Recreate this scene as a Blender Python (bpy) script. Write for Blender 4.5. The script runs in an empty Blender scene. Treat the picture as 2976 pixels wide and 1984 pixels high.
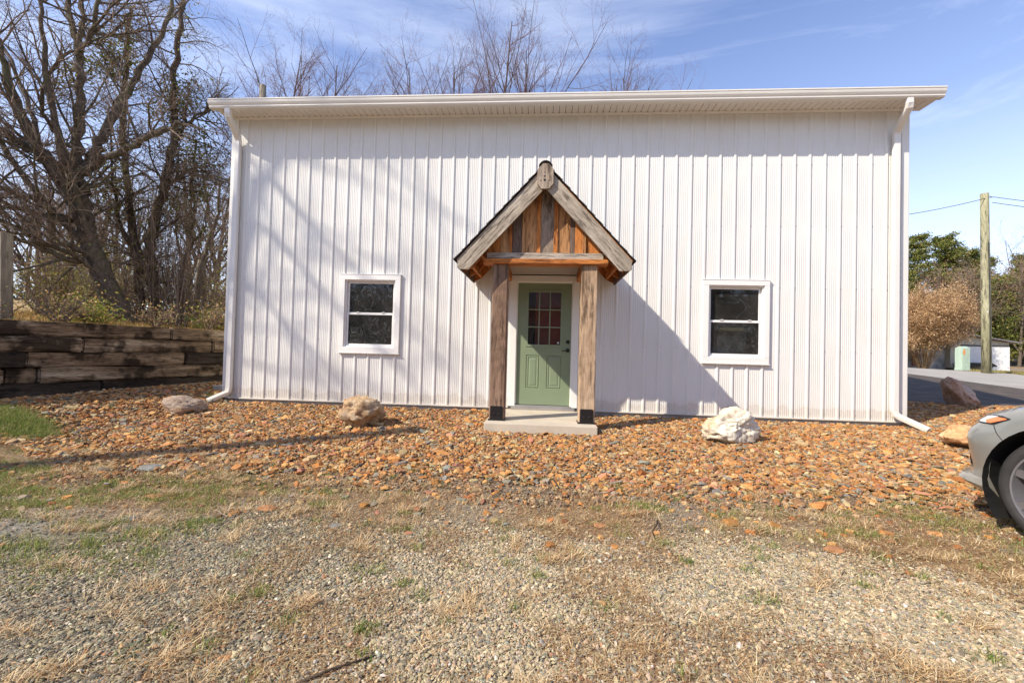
import bpy, bmesh, math, random
import numpy as np
from mathutils import Vector, Matrix, noise as mn
sc = bpy.context.scene
COL = sc.collection
R_ = math.radians
rng = np.random.default_rng(7)
random.seed(7)

# ------------------------------------------------------------------ helpers
def tag(o, label=None, cat=None, group=None, kind=None):
    if label: o['label'] = label
    if cat: o['category'] = cat
    if group: o['group'] = group
    if kind: o['kind'] = kind
    return o

def empty(name, loc=(0, 0, 0), label=None, cat=None, group=None):
    o = bpy.data.objects.new(name, None); COL.objects.link(o)
    o.location = loc; o.empty_display_size = .2
    return tag(o, label, cat, group)

def link(name, me, mat=None, parent=None, local=False):
    """world-space mesh; when a parent is given the mesh is shifted so that it keeps its place"""
    o = bpy.data.objects.new(name, me); COL.objects.link(o)
    mats = mat if isinstance(mat, (list, tuple)) else [mat]
    for m in mats:
        if m: me.materials.append(m)
    if parent:
        o.parent = parent
        if not local:
            l = Vector((0, 0, 0)); p = parent
            while p: l += p.location; p = p.parent
            me.transform(Matrix.Translation(-l))
    return o

class MB:
    def __init__(s): s.v = []; s.f = []; s.m = []
    def add(s, vs, fs, mi=0):
        b = len(s.v); s.v += [tuple(map(float, v)) for v in vs]
        s.f += [[b + i for i in f] for f in fs]; s.m += [mi] * len(fs); return s
    def box(s, x0, x1, y0, y1, z0, z1, mi=0, bev=0):
        if bev:
            b = min(bev, (x1-x0)/2.01, (y1-y0)/2.01, (z1-z0)/2.01)
            bm = bmesh_box(x0, x1, y0, y1, z0, z1, b)
            s.add(bm[0], bm[1], mi); return s
        v = [(x0, y0, z0), (x1, y0, z0), (x1, y1, z0), (x0, y1, z0), (x0, y0, z1), (x1, y0, z1), (x1, y1, z1), (x0, y1, z1)]
        s.add(v, [(0, 3, 2, 1), (4, 5, 6, 7), (0, 1, 5, 4), (1, 2, 6, 5), (2, 3, 7, 6), (3, 0, 4, 7)], mi); return s
    def prism(s, poly, axis, a0, a1, mi=0):
        """poly = 2D points in the other two axes, extruded along axis"""
        def P(p, a):
            return {'y': (p[0], a, p[1]), 'x': (a, p[0], p[1]), 'z': (p[0], p[1], a)}[axis]
        n = len(poly)
        vs = [P(p, a0) for p in poly] + [P(p, a1) for p in poly]
        fs = [list(range(n)), list(range(2*n-1, n-1, -1))] + [[(i+1) % n, i, n+i, n+(i+1) % n] for i in range(n)]
        s.add(vs, fs, mi); return s
    def tube(s, pts, r, n=8, mi=0, caps=True):
        pts = [Vector(p) for p in pts]; rs = r if isinstance(r, (list, tuple)) else [r]*len(pts)
        b = len(s.v); vs = []
        for i, p in enumerate(pts):
            t = (pts[min(i+1, len(pts)-1)] - pts[max(i-1, 0)]).normalized()
            a = t.orthogonal() if i == 0 else (a - t*a.dot(t)); a.normalize(); c = t.cross(a)
            for k in range(n):
                q = 2*math.pi*k/n; vs.append(p + (a*math.cos(q)+c*math.sin(q))*rs[i])
        fs = [[i*n+k, i*n+(k+1) % n, (i+1)*n+(k+1) % n, (i+1)*n+k] for i in range(len(pts)-1) for k in range(n)]
        if caps: fs += [list(range(n))[::-1], [(len(pts)-1)*n+k for k in range(n)]]
        s.add(vs, fs, mi); return s
    def loft(s, rings, closed=True, mi=0, caps=True):
        n = len(rings[0]); vs = [p for r in rings for p in r]
        m = n if closed else n-1
        fs = [[i*n+k, i*n+(k+1) % n, (i+1)*n+(k+1) % n, (i+1)*n+k] for i in range(len(rings)-1) for k in range(m)]
        if caps and closed: fs += [list(range(n))[::-1], [(len(rings)-1)*n+k for k in range(n)]]
        s.add(vs, fs, mi); return s
    def mesh(s, name, smooth=False):
        me = bpy.data.meshes.new(name); me.from_pydata(s.v, [], s.f)
        me.polygons.foreach_set('material_index', s.m)
        import bmesh
        bm = bmesh.new(); bm.from_mesh(me); bmesh.ops.recalc_face_normals(bm, faces=bm.faces); bm.to_mesh(me); bm.free()
        if smooth: me.polygons.foreach_set('use_smooth', [True]*len(me.polygons))
        me.update(); return me
    def build(s, name, mat, parent=None, smooth=False):
        return link(name, s.mesh(name, smooth), mat, parent)

def bmesh_box(x0, x1, y0, y1, z0, z1, b):
    import bmesh
    bm = bmesh.new(); bmesh.ops.create_cube(bm, size=1)
    for v in bm.verts:
        v.co = Vector(((x0+x1)/2+v.co.x*(x1-x0), (y0+y1)/2+v.co.y*(y1-y0), (z0+z1)/2+v.co.z*(z1-z0)))
    bmesh.ops.bevel(bm, geom=list(bm.edges), offset=b, segments=2, affect='EDGES', profile=.6)
    bm.verts.index_update()
    r = ([tuple(v.co) for v in bm.verts], [[v.index for v in f.verts] for f in bm.faces]); bm.free(); return r

def npmesh(name, V, groups, col=None, smooth=False):
    """V (N,3); groups: list of (M,k) face index arrays; col (N,3) point colours"""
    me = bpy.data.meshes.new(name)
    V = np.asarray(V, np.float32); me.vertices.add(len(V)); me.vertices.foreach_set('co', V.ravel())
    nl = sum(g.size for g in groups); npoly = sum(len(g) for g in groups)
    me.loops.add(nl); me.loops.foreach_set('vertex_index', np.concatenate([g.ravel() for g in groups]).astype(np.int32))
    ls = []; o = 0
    for g in groups:
        ls.append(o + np.arange(len(g))*g.shape[1]); o += g.size
    me.polygons.add(npoly); me.polygons.foreach_set('loop_start', np.concatenate(ls).astype(np.int32))
    me.polygons.foreach_set('use_smooth', np.full(npoly, smooth))
    me.update(calc_edges=True)
    if col is not None:
        a = me.color_attributes.new('Col', 'FLOAT_COLOR', 'POINT')
        c = np.ones((len(V), 4), np.float32); c[:, :3] = col; a.data.foreach_set('color', c.ravel())
    return me

def sm(x): x = np.clip(x, 0, 1); return x*x*(3-2*x)
_T = np.random.default_rng(3).random((256, 256))
def vnoise(x, y, s=1., o=0):
    x = np.asarray(x, float)*s+o*17.3+1000; y = np.asarray(y, float)*s+o*9.1+1000
    i = np.floor(x).astype(int); j = np.floor(y).astype(int); u = sm(x-i); v = sm(y-j)
    a = _T[i % 256, j % 256]; b = _T[(i+1) % 256, j % 256]; c = _T[i % 256, (j+1) % 256]; d = _T[(i+1) % 256, (j+1) % 256]
    return (a*(1-u)+b*u)*(1-v)+(c*(1-u)+d*u)*v
def fbm(x, y, s=1., o=0):
    return vnoise(x, y, s, o)*.5+vnoise(x, y, s*2.1, o+1)*.3+vnoise(x, y, s*4.3, o+2)*.2

# ------------------------------------------------------------------ terrain
def ground_z(x, y):
    x = np.asarray(x, float); y = np.asarray(y, float)
    yn = np.maximum(y, -4.05)
    front = -.055+.060*yn+.0061*yn*yn
    front = np.where(y < -4.05, -.198+.016*(np.maximum(y, -7)+4.05), front)
    back = -.055+.06*np.clip(y, 0, 13)+.012*np.clip(y-13, 0, 15)
    back = back-.030*np.clip(x-18, 0, 22)*sm(y/5)
    z = np.where(y < 0, front, back)
    s = sm((.1-x)/1.8)
    z = z+s*(.26+.0*y)
    far = sm((x-30)/60)*3+sm((y-40)/120)*4
    return z+far*(y > -30)
def wall_x(y):
    y = np.asarray(y, float)
    return np.where(y < 1, -1.1+.317*(y-1), np.where(y < 11, -1.1, -1.1+np.minimum((y-11)*6, 12)))
def terrace_z(x, y):
    x = np.asarray(x, float); y = np.asarray(y, float)
    w = np.maximum(wall_x(y)-x, 0)
    return 1.16+.048*np.minimum(w, 45)+.012*np.clip(y-2, 0, 60)+.10*(fbm(x, y, .5)-.5)*sm(w/1.0)

# ------------------------------------------------------------------ materials
def mat(name):
    m = bpy.data.materials.new(name); m.use_nodes = True
    nt = m.node_tree; b = nt.nodes['Principled BSDF']; return m, nt, b
def N(nt, t, **k):
    n = nt.nodes.new('ShaderNode'+t)
    for a, v in k.items():
        if hasattr(n, a): setattr(n, a, v)
        else: n.inputs[a].default_value = v
    return n
def L(nt, a, b): nt.links.new(a, b)
def ramp(nt, fac, stops):
    r = N(nt, 'ValToRGB'); e = r.color_ramp.elements
    while len(e) > 1: e.remove(e[-1])
    e[0].position = stops[0][0]; e[0].color = (*stops[0][1], 1)
    for p, c in stops[1:]:
        q = e.new(p); q.color = (*c, 1)
    L(nt, fac, r.inputs[0]); return r.outputs[0]
def coord(nt, scale=(1, 1, 1), which='Object', rot=(0, 0, 0)):
    t = N(nt, 'TexCoord'); mp = N(nt, 'Mapping'); mp.inputs['Scale'].default_value = scale
    mp.inputs['Rotation'].default_value = rot
    L(nt, t.outputs[which], mp.inputs[0]); return mp.outputs[0]
def noise(nt, vec, s, detail=5, rough=.6):
    n = N(nt, 'TexNoise', Scale=s, Detail=detail, Roughness=rough)
    if vec is not None: L(nt, vec, n.inputs['Vector'])
    return n.outputs['Fac']
def bump(nt, h, b, strength=.3, dist=.01):
    n = N(nt, 'Bump', Strength=strength, Distance=dist); L(nt, h, n.inputs['Height']); L(nt, n.outputs[0], b.inputs['Normal']); return n
def mixc(nt, f, a, b, bt='MIX'):
    m = N(nt, 'Mix'); m.data_type = 'RGBA'; m.blend_type = bt
    for i, v in ((0, f), (6, a), (7, b)):
        if isinstance(v, (int, float)): m.inputs[i].default_value = v
        elif isinstance(v, tuple): m.inputs[i].default_value = (*v, 1)
        else: L(nt, v, m.inputs[i])
    return m.outputs[2]

def simple(name, c, rough=.5, metal=0, var=.08, s=6, bmp=0, spec=.5):
    m, nt, b = mat(name); v = coord(nt)
    f = noise(nt, v, s)
    d = tuple(max(0, x*(1-var*2.2)) for x in c)
    L(nt, ramp(nt, f, [(.3, d), (.7, c)]), b.inputs['Base Color'])
    b.inputs['Roughness'].default_value = rough; b.inputs['Metallic'].default_value = metal
    b.inputs['Specular IOR Level'].default_value = spec
    if bmp: bump(nt, noise(nt, v, s*8), b, bmp, .004)
    return m

def vcol(name, rough=.85, bmp=.3, s=60, trans=0, var=.25, dist=.004):
    m, nt, b = mat(name)
    a = N(nt, 'Attribute', attribute_name='Col'); v = coord(nt)
    f = noise(nt, v, s, 4)
    g = ramp(nt, f, [(.3, (1-var,)*3), (.7, (1+var,)*3)])
    L(nt, mixc(nt, 1., a.outputs[0], g, 'MULTIPLY'), b.inputs['Base Color'])
    b.inputs['Roughness'].default_value = rough; b.inputs['Specular IOR Level'].default_value = .25
    if bmp: bump(nt, f, b, bmp, dist)
    if trans:
        o = nt.nodes['Material Output']; t = N(nt, 'BsdfTranslucent'); L(nt, a.outputs[0], t.inputs[0])
        mx = N(nt, 'MixShader'); mx.inputs[0].default_value = trans
        L(nt, b.outputs[0], mx.inputs[1]); L(nt, t.outputs[0], mx.inputs[2]); L(nt, mx.outputs[0], o.inputs[0])
    return m

def wood(name, cols, grain='z', s=1., rough=.8, dark=.5, knots=True, char=False):
    m, nt, b = mat(name)
    k = {'x': (.12, 1, 1), 'y': (1, .12, 1), 'z': (1, 1, .12)}[grain] if isinstance(grain, str) else grain
    inf = N(nt, 'ObjectInfo')
    t = N(nt, 'TexCoord'); add = N(nt, 'VectorMath', operation='ADD'); L(nt, t.outputs['Object'], add.inputs[0])
    sc_ = N(nt, 'VectorMath', operation='SCALE'); cx = N(nt, 'CombineXYZ')
    for i in range(3): L(nt, inf.outputs['Random'], cx.inputs[i])
    L(nt, cx.outputs[0], sc_.inputs[0]); sc_.inputs['Scale'].default_value = 23.; L(nt, sc_.outputs[0], add.inputs[1])
    mp = N(nt, 'Mapping'); mp.inputs['Scale'].default_value = k; L(nt, add.outputs[0], mp.inputs[0]); v = mp.outputs[0]
    big = noise(nt, v, 5*s, 3, .6); fine = noise(nt, v, 70*s, 6, .7); mid = noise(nt, v, 22*s, 5, .7)
    c = ramp(nt, big, [(.25+.5*i/(len(cols)-1), cc) for i, cc in enumerate(cols)])
    g = ramp(nt, fine, [(.35, (dark,)*3), (.6, (1.08,)*3)])
    c = mixc(nt, .85, c, g, 'MULTIPLY')
    g2 = ramp(nt, mid, [(.38, (.22, .2, .18)), (.48, (1, 1, 1))])
    c = mixc(nt, .85, c, g2, 'MULTIPLY')
    if char: c = mixc(nt, .92, c, ramp(nt, noise(nt, add.outputs[0], 2.1, 4, .6), [(.40, (.10, .085, .07)), (.50, (1, 1, 1))]), 'MULTIPLY')
    if knots:
        vo = N(nt, 'TexVoronoi', Scale=3.2*s); L(nt, v, vo.inputs[0])
        kk = ramp(nt, vo.outputs['Distance'], [(.04, (.25, .2, .17)), (.1, (1, 1, 1))])
        c = mixc(nt, .8, c, kk, 'MULTIPLY')
    L(nt, c, b.inputs['Base Color']); b.inputs['Roughness'].default_value = rough
    b.inputs['Specular IOR Level'].default_value = .25
    h = N(nt, 'Math', operation='ADD'); L(nt, fine, h.inputs[0]); L(nt, mid, h.inputs[1])
    bump(nt, h.outputs[0], b, .6, .006)
    return m

def bark(name, c0, c1, s=1., moss=None):
    m, nt, b = mat(name); v = coord(nt, (1, 1, .35))
    f = noise(nt, v, 26*s, 6, .7); g = noise(nt, v, 3.5, 3)
    c = ramp(nt, f, [(.3, c0), (.7, c1)])
    if moss: c = mixc(nt, ramp(nt, g, [(.5, (0, 0, 0)), (.65, (.7, .7, .7))]), c, moss)
    L(nt, c, b.inputs['Base Color']); b.inputs['Roughness'].default_value = .9
    b.inputs['Specular IOR Level'].default_value = .2
    bump(nt, f, b, 1., .03); return m

# white painted metal siding
def painted(name, c, rough=.4, streak=True):
    m, nt, b = mat(name)
    v = coord(nt, (1, 1, .04)); f = noise(nt, v, 55, 4, .6)
    v2 = coord(nt, (1, 1, 1)); g = noise(nt, v2, 1.3, 4, .6)
    cc = ramp(nt, f, [(.3, tuple(x*.955 for x in c)), (.65, c)])
    dirt = ramp(nt, g, [(.35, (.965, .955, .94)), (.6, (1, 1, 1))])
    cc = mixc(nt, 1., cc, dirt, 'MULTIPLY')
    # rain-splash soiling just over the ground
    sx = N(nt, 'SeparateXYZ'); tc = N(nt, 'TexCoord'); L(nt, tc.outputs['Object'], sx.inputs[0])
    ad = N(nt, 'Math', operation='MULTIPLY_ADD'); L(nt, noise(nt, v2, 5, 4), ad.inputs[0]); ad.inputs[1].default_value = -.35; L(nt, sx.outputs[2], ad.inputs[2])
    sp = ramp(nt, ad.outputs[0], [(-.06, (.72, .64, .54)), (.0, (.92, .89, .84)), (.09, (1, 1, 1))])
    cc = mixc(nt, .45, cc, sp, 'MULTIPLY')
    L(nt, cc, b.inputs['Base Color']); b.inputs['Roughness'].default_value = rough
    b.inputs['Specular IOR Level'].default_value = .4
    return m
M = {}
M['siding'] = painted('white_painted_steel', (.73, .705, .655), .38)
M['trim'] = painted('white_trim', (.76, .725, .665), .35)
M['vinyl'] = simple('white_vinyl', (.80, .765, .71), .3, var=.02)
M['soffit'] = simple('cream_soffit', (.84, .79, .71), .45, var=.03)
M['gutter'] = simple('gutter_white', (.76, .71, .62), .3, var=.03)
M['screw'] = simple('screw_head', (.42, .42, .44), .4, .5)
M['concrete'] = simple('concrete', (.42, .385, .33), .85, var=.12, s=7, bmp=.3)
M['slab'] = simple('slab_concrete', (.54, .46, .35), .8, var=.08, s=4, bmp=.25)
M['green'] = simple('sage_green_paint', (.215, .265, .16), .38, var=.04, s=3)
M['jamb'] = simple('cream_jamb', (.80, .77, .70), .4, var=.02)
M['black'] = simple('black_steel', (.018, .016, .016), .4, .3, var=.1)
M['dark'] = simple('dark_interior', (.055, .048, .042), .9)
M['intwall'] = simple('interior_wall', (.34, .31, .27), .9)
M['alu'] = simple('aluminium', (.55, .53, .5), .35, .8)
M['roofmetal'] = simple('roof_metal', (.32, .32, .33), .4, .5)
M['shingle'] = simple('asphalt_shingle', (.045, .038, .034), .95, s=120, var=.35, bmp=.5)
M['hole'] = simple('dark_hole', (.012, .01, .008), .9)

def glass(name, tint=(.9, .92, .9)):
    m = bpy.data.materials.new(name); m.use_nodes = True; nt = m.node_tree; nt.nodes.clear()
    o = N(nt, 'OutputMaterial'); t = N(nt, 'BsdfTransparent'); t.inputs[0].default_value = (*tint, 1)
    g = N(nt, 'BsdfGlossy', Roughness=.01); f = N(nt, 'Fresnel', IOR=1.7); mx = N(nt, 'MixShader')
    v = coord(nt, (1, 1, 1)); n = noise(nt, v, 2.2, 2); bp = N(nt, 'Bump', Strength=.05, Distance=.01); L(nt, n, bp.inputs['Height'])
    L(nt, bp.outputs[0], g.inputs['Normal'])
    df = N(nt, 'BsdfDiffuse'); df.inputs[0].default_value = (.55, .50, .44, 1); m2 = N(nt, 'MixShader')
    dn_ = ramp(nt, noise(nt, v, 3.5, 6, .7), [(.3, (.015,)*3), (.75, (.08,)*3)]); L(nt, dn_, m2.inputs[0])
    L(nt, t.outputs[0], m2.inputs[1]); L(nt, df.outputs[0], m2.inputs[2])
    L(nt, f.outputs[0], mx.inputs[0]); L(nt, m2.outputs[0], mx.inputs[1]); L(nt, g.outputs[0], mx.inputs[2]); L(nt, mx.outputs[0], o.inputs[0])
    return m
M['glass'] = glass('window_glass', (.75, .77, .74))

GREYW = [(.20, .155, .11), (.38, .31, .235), (.50, .43, .35)]
ORANGEW = [(.26, .085, .022), (.56, .20, .05), (.66, .28, .08)]
BROWNW = [(.15, .085, .05), (.27, .17, .105), (.36, .25, .17)]
M['w_grey_x'] = wood('weathered_grey_board_h', GREYW, 'x')
M['w_rake_l'] = wood('weathered_rake_board', [(.20, .17, .135), (.34, .30, .25), (.44, .40, .35)], 'x')
M['w_orange_z'] = wood('orange_barn_board', ORANGEW, 'z')
M['w_orange_x'] = wood('orange_board_h', ORANGEW, 'x')
M['w_orange_y'] = wood('orange_board_deep', ORANGEW, 'y')
M['w_tan_z'] = wood('tan_barn_board', [(.30, .13, .05), (.60, .31, .13), (.66, .42, .22)], 'z')
M['w_brown_z'] = wood('brown_barn_board', [(.10, .06, .04), (.17, .11, .08), (.27, .2, .16)], 'z')
M['w_greyz'] = wood('grey_barn_board', [(.15, .105, .075), (.31, .23, .165), (.46, .37, .28)], 'z')
M['w_post_dark'] = wood('brown_timber', [(.09, .052, .034), (.23, .14, .09), (.36, .24, .165)], 'z', .7, dark=.6)
M['w_post_light'] = wood('tan_timber', [(.19, .11, .06), (.42, .28, .17), (.58, .45, .32)], 'z', .7, dark=.55)
TIE = [(.06, .038, .024), (.26, .18, .11), (.54, .44, .32)]
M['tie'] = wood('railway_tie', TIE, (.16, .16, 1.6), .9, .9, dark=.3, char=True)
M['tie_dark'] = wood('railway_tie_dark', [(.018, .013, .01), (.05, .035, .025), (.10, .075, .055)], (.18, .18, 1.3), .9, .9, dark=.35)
M['fencepost'] = wood('fence_post_wood', [(.13, .11, .08), (.24, .20, .15), (.32, .28, .2)], 'z', .6)
M['pole'] = wood('pole_wood', [(.20, .19, .10), (.36, .33, .20), (.45, .42, .28)], 'z', .5, knots=False)
M['bark'] = bark('bark_grey', (.045, .033, .024), (.21, .165, .12), .8, (.12, .115, .055))
M['bark_d'] = bark('bark_dark', (.05, .035, .025), (.15, .105, .075))
M['twig'] = bark('twig_bark', (.15, .105, .075), (.33, .25, .19), .5)
M['twig_r'] = bark('twig_red', (.12, .06, .05), (.24, .13, .11), .5)
M['twig_far'] = bark('twig_far', (.10, .06, .05), (.20, .13, .105), .5)
M['twig_gold'] = bark('twig_gold', (.30, .185, .09), (.50, .34, .18), .5)
M['leaf'] = vcol('leaf', .6, 0, 30, .3, .2)
M['stone'] = vcol('chip_stone', .8, .5, 90, 0, .3, .003)
M['pebble'] = vcol('pebble_stone', .8, .4, 120, 0, .25, .002)
M['grass'] = vcol('grass_blade', .7, 0, 20, .35, .1)
M['straw'] = vcol('straw', .8, 0, 20, .15, .15)

# ------------------------------------------------------------------ camera
yaw, pitch, roll = -7.35e-2, 1.98e-2, 2.67e-2
CP = Vector((5.208, -7.0635, .9674))
f = Vector((math.sin(yaw)*math.cos(pitch), math.cos(yaw)*math.cos(pitch), math.sin(pitch)))
r = Vector((math.cos(yaw), -math.sin(yaw), 0)); u = r.cross(f)
r2 = r*math.cos(roll)+u*math.sin(roll); u2 = -r*math.sin(roll)+u*math.cos(roll)
cd = bpy.data.cameras.new('camera'); cam = bpy.data.objects.new('camera', cd); COL.objects.link(cam)
mw = Matrix.Identity(4)
for i, c in enumerate((r2, u2, -f)):
    for j in range(3): mw[j][i] = c[j]
mw.translation = CP; cam.matrix_world = mw
cd.sensor_width = 36; cd.lens = 1247.23/2976*36; cd.clip_end = 3000; cd.clip_start = .05
sc.camera = cam

# ------------------------------------------------------------------ light and sky
LD = Vector((1.5, 1.0, -1.55)).normalized()
sd = bpy.data.lights.new('sun', 'SUN'); sd.energy = 3.1; sd.angle = R_(.55); sd.color = (1., .925, .80)
so = bpy.data.objects.new('sun', sd); COL.objects.link(so); so.rotation_euler = LD.to_track_quat('-Z', 'Y').to_euler()
so.location = (-10, -10, 20)
w = bpy.data.worlds.new('World'); sc.world = w; w.use_nodes = True; nt = w.node_tree
bg = nt.nodes['Background']
sky = N(nt, 'TexSky'); sky.sky_type = 'NISHITA'; sky.sun_disc = False
sky.sun_elevation = math.asin(-LD.z); sky.sun_rotation = math.atan2(-LD.x, -LD.y); sky.air_density = 1.15; sky.dust_density = .6; sky.ozone_density = 2.2
# thin cirrus wisps
tc = N(nt, 'TexCoord'); mp = N(nt, 'Mapping'); mp.inputs['Scale'].default_value = (1.1, 2.2, 6.5); mp.inputs['Rotation'].default_value = (.25, -.18, .5)
L(nt, tc.outputs['Generated'], mp.inputs[0])
n1 = N(nt, 'TexNoise', Scale=1.1, Detail=9, Roughness=.62, Distortion=.7); L(nt, mp.outputs[0], n1.inputs['Vector'])
cl = ramp(nt, n1.outputs['Fac'], [(.42, (0, 0, 0)), (.85, (.50, .50, .50))])
sx = N(nt, 'SeparateXYZ'); L(nt, tc.outputs['Generated'], sx.inputs[0])
hz = ramp(nt, sx.outputs[2], [(0., (.62, .62, .62)), (.20, (.40,)*3), (.42, (.12,)*3), (.7, (0, 0, 0))])
mx_ = N(nt, 'Math', operation='MAXIMUM'); L(nt, cl, mx_.inputs[0]); L(nt, hz, mx_.inputs[1])
skyc = mixc(nt, 1., sky.outputs[0], (.53, .555, .70), 'MULTIPLY')
L(nt, mixc(nt, mx_.outputs[0], skyc, (4.7, 4.95, 5.5)), bg.inputs[0])
bg.inputs[1].default_value = .15
sc.view_settings.view_transform = 'Standard'; sc.view_settings.look = 'None'; sc.view_settings.exposure = 1.12; sc.view_settings.gamma = 1
sc.cycles.max_bounces = 6; sc.cycles.transparent_max_bounces = 12; sc.cycles.sample_clamp_indirect = 8
try: sc.cycles.use_denoising = True
except Exception: pass

# ------------------------------------------------------------------ ground sheets
def axis(parts):
    a = [np.arange(p, q, s) for p, q, s in parts]; return np.unique(np.round(np.concatenate(a), 4))
def grid(xs, ys, zf):
    X, Y = np.meshgrid(xs, ys); Z = zf(X, Y); V = np.stack([X, Y, Z], -1).reshape(-1, 3)
    nx, ny = len(xs), len(ys); i = np.arange(nx-1)[None, :]+np.arange(ny-1)[:, None]*nx
    F = np.stack([i, i+1, i+1+nx, i+nx], -1).reshape(-1, 4); return V, F

m, nt, b = mat('ground_soil')
v = coord(nt)
big = noise(nt, v, .55, 5, .6); mid = noise(nt, v, 3.1, 5, .65); fin = noise(nt, v, 60, 4, .7); vf = noise(nt, v, 210, 3, .7)
soil = ramp(nt, mid, [(.3, (.16, .088, .048)), (.5, (.30, .185, .10)), (.7, (.45, .32, .18))])
gr = ramp(nt, fin, [(.3, (.10, .085, .07)), (.5, (.25, .22, .18)), (.7, (.40, .35, .28))])
c = mixc(nt, ramp(nt, big, [(.42, (0, 0, 0)), (.58, (1, 1, 1))]), soil, gr)
# green haze of a lawn toward the left and beyond
c2 = mixc(nt, ramp(nt, noise(nt, v, 1.7, 5, .7), [(.46, (0, 0, 0)), (.62, (.16,)*3)]), c, (.13, .17, .045))
c3 = mixc(nt, ramp(nt, vf, [(.35, (.55,)*3), (.65, (1.25,)*3)]), c2, c2)
cc = mixc(nt, 1., c2, ramp(nt, vf, [(.35, (.6,)*3), (.65, (1.3,)*3)]), 'MULTIPLY')
sy = N(nt, 'SeparateXYZ'); L(nt, v, sy.inputs[0]); my = N(nt, 'MapRange'); L(nt, sy.outputs[1], my.inputs[0]); my.inputs[1].default_value = -6.2; my.inputs[2].default_value = -7.4; my.inputs[3].default_value = 0; my.inputs[4].default_value = 1
cc = mixc(nt, my.outputs[0], cc, ramp(nt, vf, [(.3, (.36, .31, .24)), (.7, (.58, .50, .40))]))  # ground behind the camera made paler to bounce warm fill onto the wall
L(nt, cc, b.inputs['Base Color']); b.inputs['Roughness'].default_value = .95; b.inputs['Specular IOR Level'].default_value = .15
bump(nt, fin, b, .7, .02); M['soil'] = m

xs = axis([(-160, -10, 8), (-10, -3, .5), (-3, 16, .12), (16, 40, 1), (40, 420, 15)])
ys = axis([(-120, -9, 6), (-9, 5, .12), (5, 30, .6), (30, 420, 12)])
def gz2(x, y): return ground_z(x, y)+.025*(fbm(x, y, 1.1)-.5)*sm((np.abs(y)+.2)/1.)*(np.hypot(x-5, y) < 25)
V, F = grid(xs, ys, gz2)
o = link('ground', npmesh('ground', V, [F], smooth=True), M['soil']); tag(o, kind='structure')

# terrace field behind the timber wall
m, nt, b = mat('dry_field')
v = coord(nt); f1 = noise(nt, v, .8, 6, .7); f2 = noise(nt, v, 25, 5, .7)
c = ramp(nt, f1, [(.3, (.16, .15, .045)), (.5, (.36, .24, .10)), (.72, (.48, .31, .13))])
c = mixc(nt, 1., c, ramp(nt, f2, [(.3, (.5,)*3), (.7, (1.2,)*3)]), 'MULTIPLY')
L(nt, c, b.inputs['Base Color']); b.inputs['Roughness'].default_value = .95; bump(nt, f2, b, .8, .05); M['field'] = m
wv = axis([(0, 4, .2), (4, 20, 1), (20, 420, 12)]); yv = axis([(-14, 14, .25), (14, 60, 2), (60, 400, 15)])
W, Y = np.meshgrid(wv, yv); X = wall_x(Y)-.12-W; Z = terrace_z(X, Y)
V = np.stack([X, Y, Z], -1).reshape(-1, 3); nx, ny = len(wv), len(yv); i = np.arange(nx-1)[None, :]+np.arange(ny-1)[:, None]*nx
F = np.stack([i, i+nx, i+1+nx, i+1], -1).reshape(-1, 4)
tag(link('field', npmesh('field', V, [F], smooth=True), M['field']), kind='structure')

# driveway asphalt behind the right-hand corner
m, nt, b = mat('old_asphalt')
v = coord(nt); f1 = noise(nt, v, .9, 5, .6); f2 = noise(nt, v, 90, 4, .7)
c = ramp(nt, f1, [(.3, (.30, .27, .23)), (.7, (.40, .365, .315))])
c = mixc(nt, 1., c, ramp(nt, f2, [(.3, (.75,)*3), (.7, (1.15,)*3)]), 'MULTIPLY')
L(nt, c, b.inputs['Base Color']); b.inputs['Roughness'].default_value = .9; bump(nt, f2, b, .5, .01); M['asphalt'] = m
V = []; F = []
ts = np.linspace(0, 1, 60)
for i, t in enumerate(ts):
    yy = 2.2+t*80
    # curves away: near edge x ~13.5..., far edge 24 -> 31
    xl = 12.6+.6*vnoise(0, yy, 1.)*.5-(yy > 14)*0; xr = 21.6+.52*(yy-5)-.004*(yy-5)**2
    for k in range(13):
        xx = xl+(xr-xl)*k/12; V.append((xx, yy, 0))
V = np.array(V)
V2 = []
# the same road runs on to the right, in front of the frame edge
n = 13
V[:, 2] = ground_z(V[:, 0], V[:, 1])+.012+.03*0
ii = np.arange(12)[None, :]+np.arange(59)[:, None]*13
F = np.stack([ii, ii+1, ii+14, ii+13], -1).reshape(-1, 4)
tag(link('driveway', npmesh('driveway', V, [F], smooth=True), M['asphalt']), kind='structure')
Vs_ = []  # separate, much darker strip laid over the near side of the driveway
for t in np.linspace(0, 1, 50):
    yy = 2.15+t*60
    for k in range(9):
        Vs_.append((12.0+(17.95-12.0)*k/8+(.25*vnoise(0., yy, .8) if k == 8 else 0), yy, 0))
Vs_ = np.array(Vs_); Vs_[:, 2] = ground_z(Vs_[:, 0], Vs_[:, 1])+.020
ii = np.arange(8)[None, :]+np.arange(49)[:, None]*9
tag(link('near_drive_strip', npmesh('near_drive_strip', Vs_, [np.stack([ii, ii+1, ii+10, ii+9], -1).reshape(-1, 4)], smooth=True), simple('dark_strip', (.105, .078, .058), .95, var=.3, s=3, bmp=.5)), kind='structure')
Va = []
for t in np.linspace(0, 1, 40):
    xx = 17.7+t*46
    y0 = 2.3
    y1 = 11.5 if xx > 24 else 4.+(xx-14)*.75
    for k in range(10): Va.append((xx, y0+(y1-y0)*k/9, 0))
Va = np.array(Va); Va[:, 2] = ground_z(Va[:, 0], Va[:, 1])+.008
ii = np.arange(9)[None, :]+np.arange(39)[:, None]*10
F = np.stack([ii, ii+10, ii+11, ii+1], -1).reshape(-1, 4)
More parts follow.
